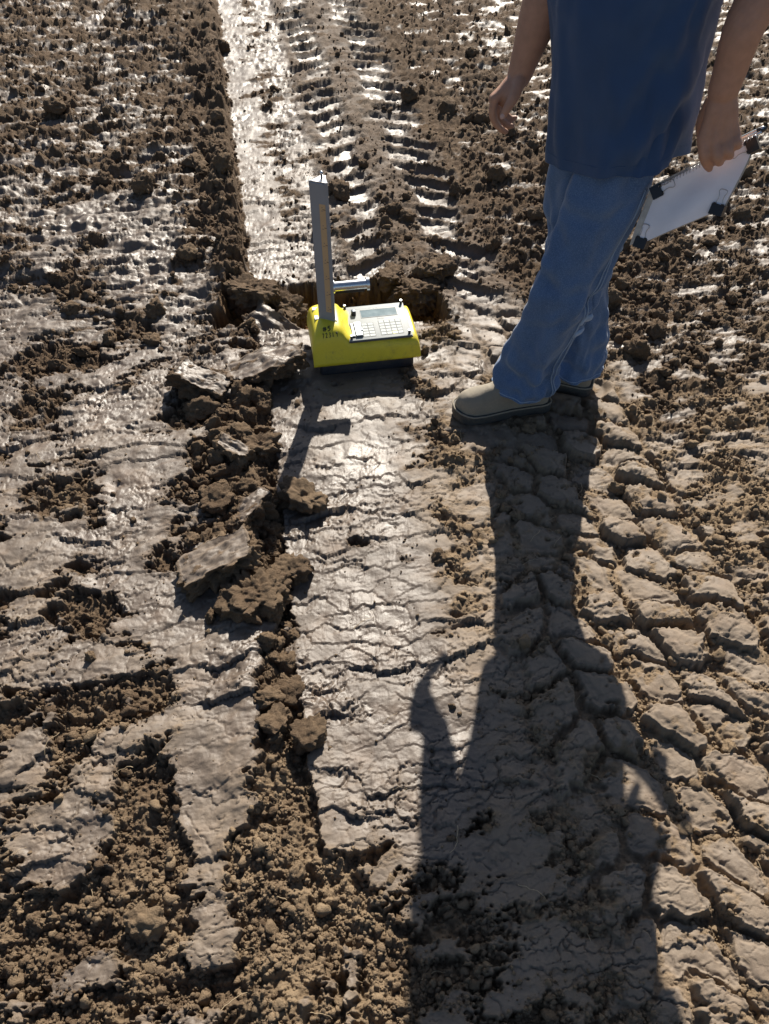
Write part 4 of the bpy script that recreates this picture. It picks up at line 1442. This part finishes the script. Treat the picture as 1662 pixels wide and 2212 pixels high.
# eyes and hair
for sg in (-1, 1):
    b2 = bmesh.new(); c = HD + SIDE * (sg * .033) + FACE * .083 + CROWN * .006
    bmesh.ops.create_uvsphere(b2, u_segments=12, v_segments=8, radius=.011, matrix=Matrix.Translation(c))
    under_part(bm_obj('eye', b2, M_EYE), body)
rings = []
for f in np.linspace(-.25, 1, 16):
    r = math.sqrt(max(.0004, 1 - f * f))
    rings.append([HD + CROWN * (.132 * f) + SIDE * (.083 * r * math.cos(t)) + FACE * (.104 * r * math.sin(t) - .012 - (.030 * max(0, math.sin(t)) * max(0, .75 - f))) + Vector((0, 0, .003 * mnoise.noise(Vector((math.cos(t) * 6, math.sin(t) * 6, f * 9))))) for t in (2 * math.pi * i / 36 for i in range(36))])
b2 = bmesh.new(); loft(b2, rings)
under_part(bm_obj('hair', b2, M_HAIR), body)
# nails that show
def nail(c, d, n, l, w):
    b2 = bmesh.new()
    bmesh.ops.create_uvsphere(b2, u_segments=12, v_segments=8, radius=1.0)
    d = d.normalized(); n = (n - d * n.dot(d)).normalized(); s2 = d.cross(n)
    for v in b2.verts:
        v.co = c + d * (v.co.x * l) + s2 * (v.co.y * w) + n * (v.co.z * .0022)
    under_part(bm_obj('fingernail', b2, M_NAIL), body)
tipd = r_thumb[0][-1] - r_thumb[0][-2]
tocam = (Vector((0, 0, CAM_H)) - r_thumb[0][-1]).normalized()
nail(r_thumb[0][-1] + tocam * .0085 + tipd.normalized() * .003, tipd, tocam, .0075, .0058)
tipd = l_fing[0][0][-1] - l_fing[0][0][-2]
tocam = (Vector((0, 0, CAM_H)) - l_fing[0][0][-1]).normalized()
nail(l_fing[0][0][-1] + tocam * .0082 + tipd.normalized() * .003, tipd, tocam, .0070, .0062)
# sleeves
for sh, el, sg in ((SH_R, R_EL, -1), (SH_L, L_EL, 1)):
    b2 = bmesh.new()
    m2 = sh.lerp(el, .78)
    tube(b2, [sh - UP * -.015, sh.lerp(el, .4), m2], [.078, .076, .074], 24)
    under_part(bm_obj('sleeve', b2, M_SHIRT), shirt)

# ---- boots
def boot(heel, toe, label, gz):
    root = empty('boot', (heel[0], heel[1], 0))
    h = Vector((heel[0], heel[1], 0)); t = Vector((toe[0], toe[1], 0))
    ax = (t - h).normalized(); L = (t - h).length + .015
    sd = Vector((-ax.y, ax.x, 0))
    out = [(0, .020), (.02, .032), (.08, .040), (.25, .040), (.42, .041), (.58, .048), (.72, .054), (.84, .053), (.93, .042), (.98, .024), (1.0, .010)]
    fs_ = np.linspace(0, 1, 40) ** 1.0
    fs_ = np.concatenate([[0, .004, .012], np.linspace(.03, .95, 34), [.968, .985, .995, 1.0]])
    def hw(f): return float(np.interp(f, [o_[0] for o_ in out], [o_[1] for o_ in out]))
    def ht(f): return float(np.interp(f, [0, .06, .25, .38, .52, .66, .8, .9, .96, 1.0], [.085, .115, .140, .140, .128, .112, .102, .092, .077, .050]))
    bm = bmesh.new()
    rings = []
    for f in fs_:
        w = hw(f) * .94; H_ = ht(f); c = h + ax * (f * L * .985 + .002)
        spring = .010 * max(0, (f - .8) / .2) ** 2
        ring = []
        for i in range(28):
            a = 2 * math.pi * i / 28
            ca, sa = math.cos(a), math.sin(a)
            z = .030 + (max(0, H_ - .030)) * (max(0, sa) ** .78 if sa > 0 else 0) - (.010 if sa < 0 else 0)
            x = w * math.copysign(abs(ca) ** .8, ca) * (1 - .10 * max(0, sa))
            wr = .0065 * mnoise.noise(Vector((f * 20, ca * 1.5, sa * 2 + heel[0] * 9))) * (1 if .35 < f < .75 else .3)
            ring.append(c + sd * x + Vector((0, 0, z + spring + wr)))
        rings.append(ring)
    loft(bm, rings)
    ak = h + ax * (L * .22)
    tube(bm, [ak + UP * .07, ak + UP * .14 + ax * .004, ak + UP * .24], [.050, .049, .053], 24)
    up = bm_obj('upper', bm, M_SUEDE)
    md = up.modifiers.new('fuse', 'REMESH'); md.mode = 'VOXEL'; md.voxel_size = .004; md.use_smooth_shade = True
    s3 = up.modifiers.new('smooth', 'SMOOTH'); s3.factor = .5; s3.iterations = 6
    # sole
    bm = bmesh.new()
    def outline(k, z, arch=True):
        pts = []
        for f in list(fs_) : pts.append((f, hw(f) * k + .004))
        ring = []
        for f, w in pts: ring.append(h + ax * (f * (L + .010) - .006) + sd * w)
        for f, w in reversed(pts): ring.append(h + ax * (f * (L + .010) - .006) - sd * w)
        r2 = []
        for p in ring:
            f = (p - h).dot(ax) / L
            zz = z + .012 * max(0, (f - .8) / .2) ** 2
            if z < .006: zz += .010 * (1 if .33 < f < .42 else 0)
            r2.append(p + Vector((0, 0, zz)))
        return r2
    loft(bm, [outline(.97, -.002), outline(1.0, .004), outline(1.03, .022), outline(1.03, .030), outline(.98, .034)])
    sole = bm_obj('sole', bm, M_RUBBER); auto_smooth(sole, 50)
    wl_ = bmesh.new()
    wp = outline(1.02, .034)
    wp.append(wp[0]); wp = wp[::2]
    tube(wl_, wp, [.0028] * len(wp), n=6, per=1)
    welt = bm_obj('welt', wl_, M_SUEDE)
    for o in (up, sole):
        o.parent = root
        o.matrix_parent_inverse = Matrix.Translation(root.location).inverted()
    welt.parent = sole
    welt.matrix_parent_inverse = Matrix.Identity(4)
    root.parent = person
    root.matrix_parent_inverse = Matrix.Translation(person.location).inverted()
    tag(root, label)
boot(FEET[0][0], FEET[0][1], 'dusty tan suede boot stepping forward', 0)
boot(FEET[1][0], FEET[1][1], 'tan boot half hidden behind the front leg', 0)

# ------------------------------------------------------------------ notebook and its clips
M_PAPER = plain('paper_white', (.84, .83, .88), .7, var=.04, scale=18)
M_PAGES = plain('page_stack', (.56, .53, .48), .85, var=.18, scale=90)
M_CLIP = plain('clip_black', (.016, .016, .018), .35)
M_WIRE = plain('clip_wire', (.42, .42, .44), .3, .9)

def build_notebook():
    TL = P(1421, 402, 1.890); TR = P(1636, 292, 1.840); BL_ = P(1374, 531, 1.840); BR = P(1562, 450, 1.780)
    org = (TL + TR + BL_ + BR) / 4
    root = empty('spiral_notebook', org)
    tag(root, 'white spiral notebook gripped by its top edge against the jeans', 'notebook')
    nrm = (TR - TL).cross(BL_ - TL).normalized()
    if nrm.dot(Vector((0, 0, CAM_H)) - org) < 0: nrm = -nrm
    print('notebook', (TR - TL).length, (BL_ - TL).length, (BR - BL_).length)
    def at(u, v, d):
        p = TL.lerp(TR, u).lerp(BL_.lerp(BR, u), v)
        bulge = .010 * math.sin(math.pi * u) * v - .004 * math.sin(math.pi * 2 * v) + .002 * math.sin(9 * u + 4 * v)
        edge = .006 * math.sin(math.pi * v) * (1 if u > .5 else 0) * (u - .5) * 2
        return p + nrm * (bulge + d) + (TR - TL).normalized() * edge - org
    def sheet(nm, d0, d1, mat, nu=18, nv=14, grow=0.0):
        bm = bmesh.new()
        def row(d): return [[bm.verts.new(at(-grow + (1 + 2 * grow) * i / nu, -grow + (1 + 2 * grow) * j / nv, d)) for j in range(nv + 1)] for i in range(nu + 1)]
        A = row(d1); B = row(d0)
        for i in range(nu):
            for j in range(nv):
                bm.faces.new((A[i][j], A[i + 1][j], A[i + 1][j + 1], A[i][j + 1]))
                bm.faces.new((B[i][j + 1], B[i + 1][j + 1], B[i + 1][j], B[i][j]))
        for i in range(nu):
            for j in (0, nv):
                bm.faces.new((A[i][j], B[i][j], B[i + 1][j], A[i + 1][j]))
        for j in range(nv):
            for i in (0, nu):
                bm.faces.new((A[i][j], A[i][j + 1], B[i][j + 1], B[i][j]))
        return auto_smooth(bm_obj(nm, bm, mat, root), 40)
    sheet('cover_sheet', -.0016, 0.0, M_PAPER)
    # leaves behind, a little askew
    for k in range(5):
        s3 = sheet('page_block', -.0020 - .0032 * (k + 1), -.0024 - .0032 * k, M_PAGES, 10, 8, -.006 + .004 * ((k * 7) % 3))
        s3.location = Vector((-.0045 * k - .002, .004 * k * .3, -.0015 * ((k * 5) % 3)))
    sheet('backing_board', -.0210, -.0186, M_PAGES, 10, 8, .004)
    # wire spiral
    N = 30
    ux = (TR - TL).normalized(); dn = (BL_ - TL).normalized()
    ringme = None
    for i in range(N):
        u = .02 + .96 * i / (N - 1)
        c = at(u, .012, -.011)
        pts = [c + nrm * (.0155 * math.cos(a)) - dn * (.0075 * math.sin(a) - .001) + ux * (.0022 * math.sin(a * .5)) for a in np.linspace(0, 2 * math.pi, 13)]
        b2 = bmesh.new(); tube(b2, pts, [.00075] * len(pts), n=5, per=1)
        bm_obj('wire_coil', b2, M_WIRE, root)
    # steel clip bar of the board, standing past the hand
    b2 = bmesh.new()
    a0 = at(.80, -.10, -.016); a1 = at(1.02, -.085, -.016)
    tube(b2, [a0, a1], [.0055, .0055], n=8, flat=(nrm, .5))
    bm_obj('clip_bar', b2, M_ALU, root)
    b2 = bmesh.new()
    tube(b2, [at(.80, -.05, -.014), at(1.01, -.035, -.014)], [.0045, .0045], n=8, flat=(nrm, .5))
    bm_obj('clip_bar', b2, M_ALU, root)
    b2 = bmesh.new()
    tube(b2, [at(.985, -.085, -.017), at(1.03, -.07, -.017)], [.0068, .0068], n=8, flat=(nrm, .6))
    bm_obj('bar_end', b2, M_CLIP, root)
    # binder clips: body bent round the edge, two wire handles
    def clip(u, v, inward, label, hl=1.0):
        c = at(u, v, 0) + org
        r2 = empty('binder_clip', c)
        tag(r2, label, 'binder clip')
        ed = inward.cross(nrm).normalized()
        th = .030
        bm = bmesh.new()
        prof = [(-.006, .003 - th * .5 - .004 - .012), (-.010, -.012 - th * .5), (-.010, -.012 + th * .5), (.015, .0045), (.0165, .0030), (-.006, .003 + .004)]
        prof = [(.016, .0022), (.016, .0050), (-.0095, .0085), (-.0095, -.0340), (.016, -.0305), (.016, -.0275)]
        l0 = [bm.verts.new(inward * x + nrm * y - ed * .0155) for x, y in prof]
        l1 = [bm.verts.new(inward * x + nrm * y + ed * .0155) for x, y in prof]
        n = len(prof)
        for i in range(n): bm.faces.new((l0[i], l0[(i + 1) % n], l1[(i + 1) % n], l1[i]))
        bm.faces.new(l0[::-1]); bm.faces.new(l1)
        bm_obj('clip_body', bm, M_CLIP, r2, False)
        for sg in (-1, 1):
            b3 = bmesh.new()
            cyl_bm(inward * .0165 + nrm * .0045 + ed * (sg * .006), inward * .0165 + nrm * .0045 + ed * (sg * .013), .0021, n=8, bm=b3)
            bm_obj('hinge_curl', b3, M_CLIP, r2)
        w = [(.016, .0095), (.026, .0060), (.036, .0062), (.044, .0095), (.049, .0070), (.050, 0), (.049, -.0070), (.044, -.0095), (.036, -.0062), (.026, -.0060), (.016, -.0095)]
        pts = [inward * (x * hl) + nrm * (.0045 + .10 * (x - .016)) + ed * y for x, y in w]
        b3 = bmesh.new(); tube(b3, pts, [.0010] * len(pts), n=6, per=3)
        bm_obj('wire_handle', b3, M_WIRE, r2)
    clip(.00, .10, ux, 'black binder clip on the notebook beside its spiral, against the jeans pocket')
    clip(1.0, .13, -ux, 'black binder clip on the notebook beside its spiral, past the hand')
    clip(.05, 1.0, -dn, 'black binder clip on the lowest corner of the notebook')
    clip(.93, 1.0, -dn, 'black binder clip on the outer lower corner of the notebook')
build_notebook()
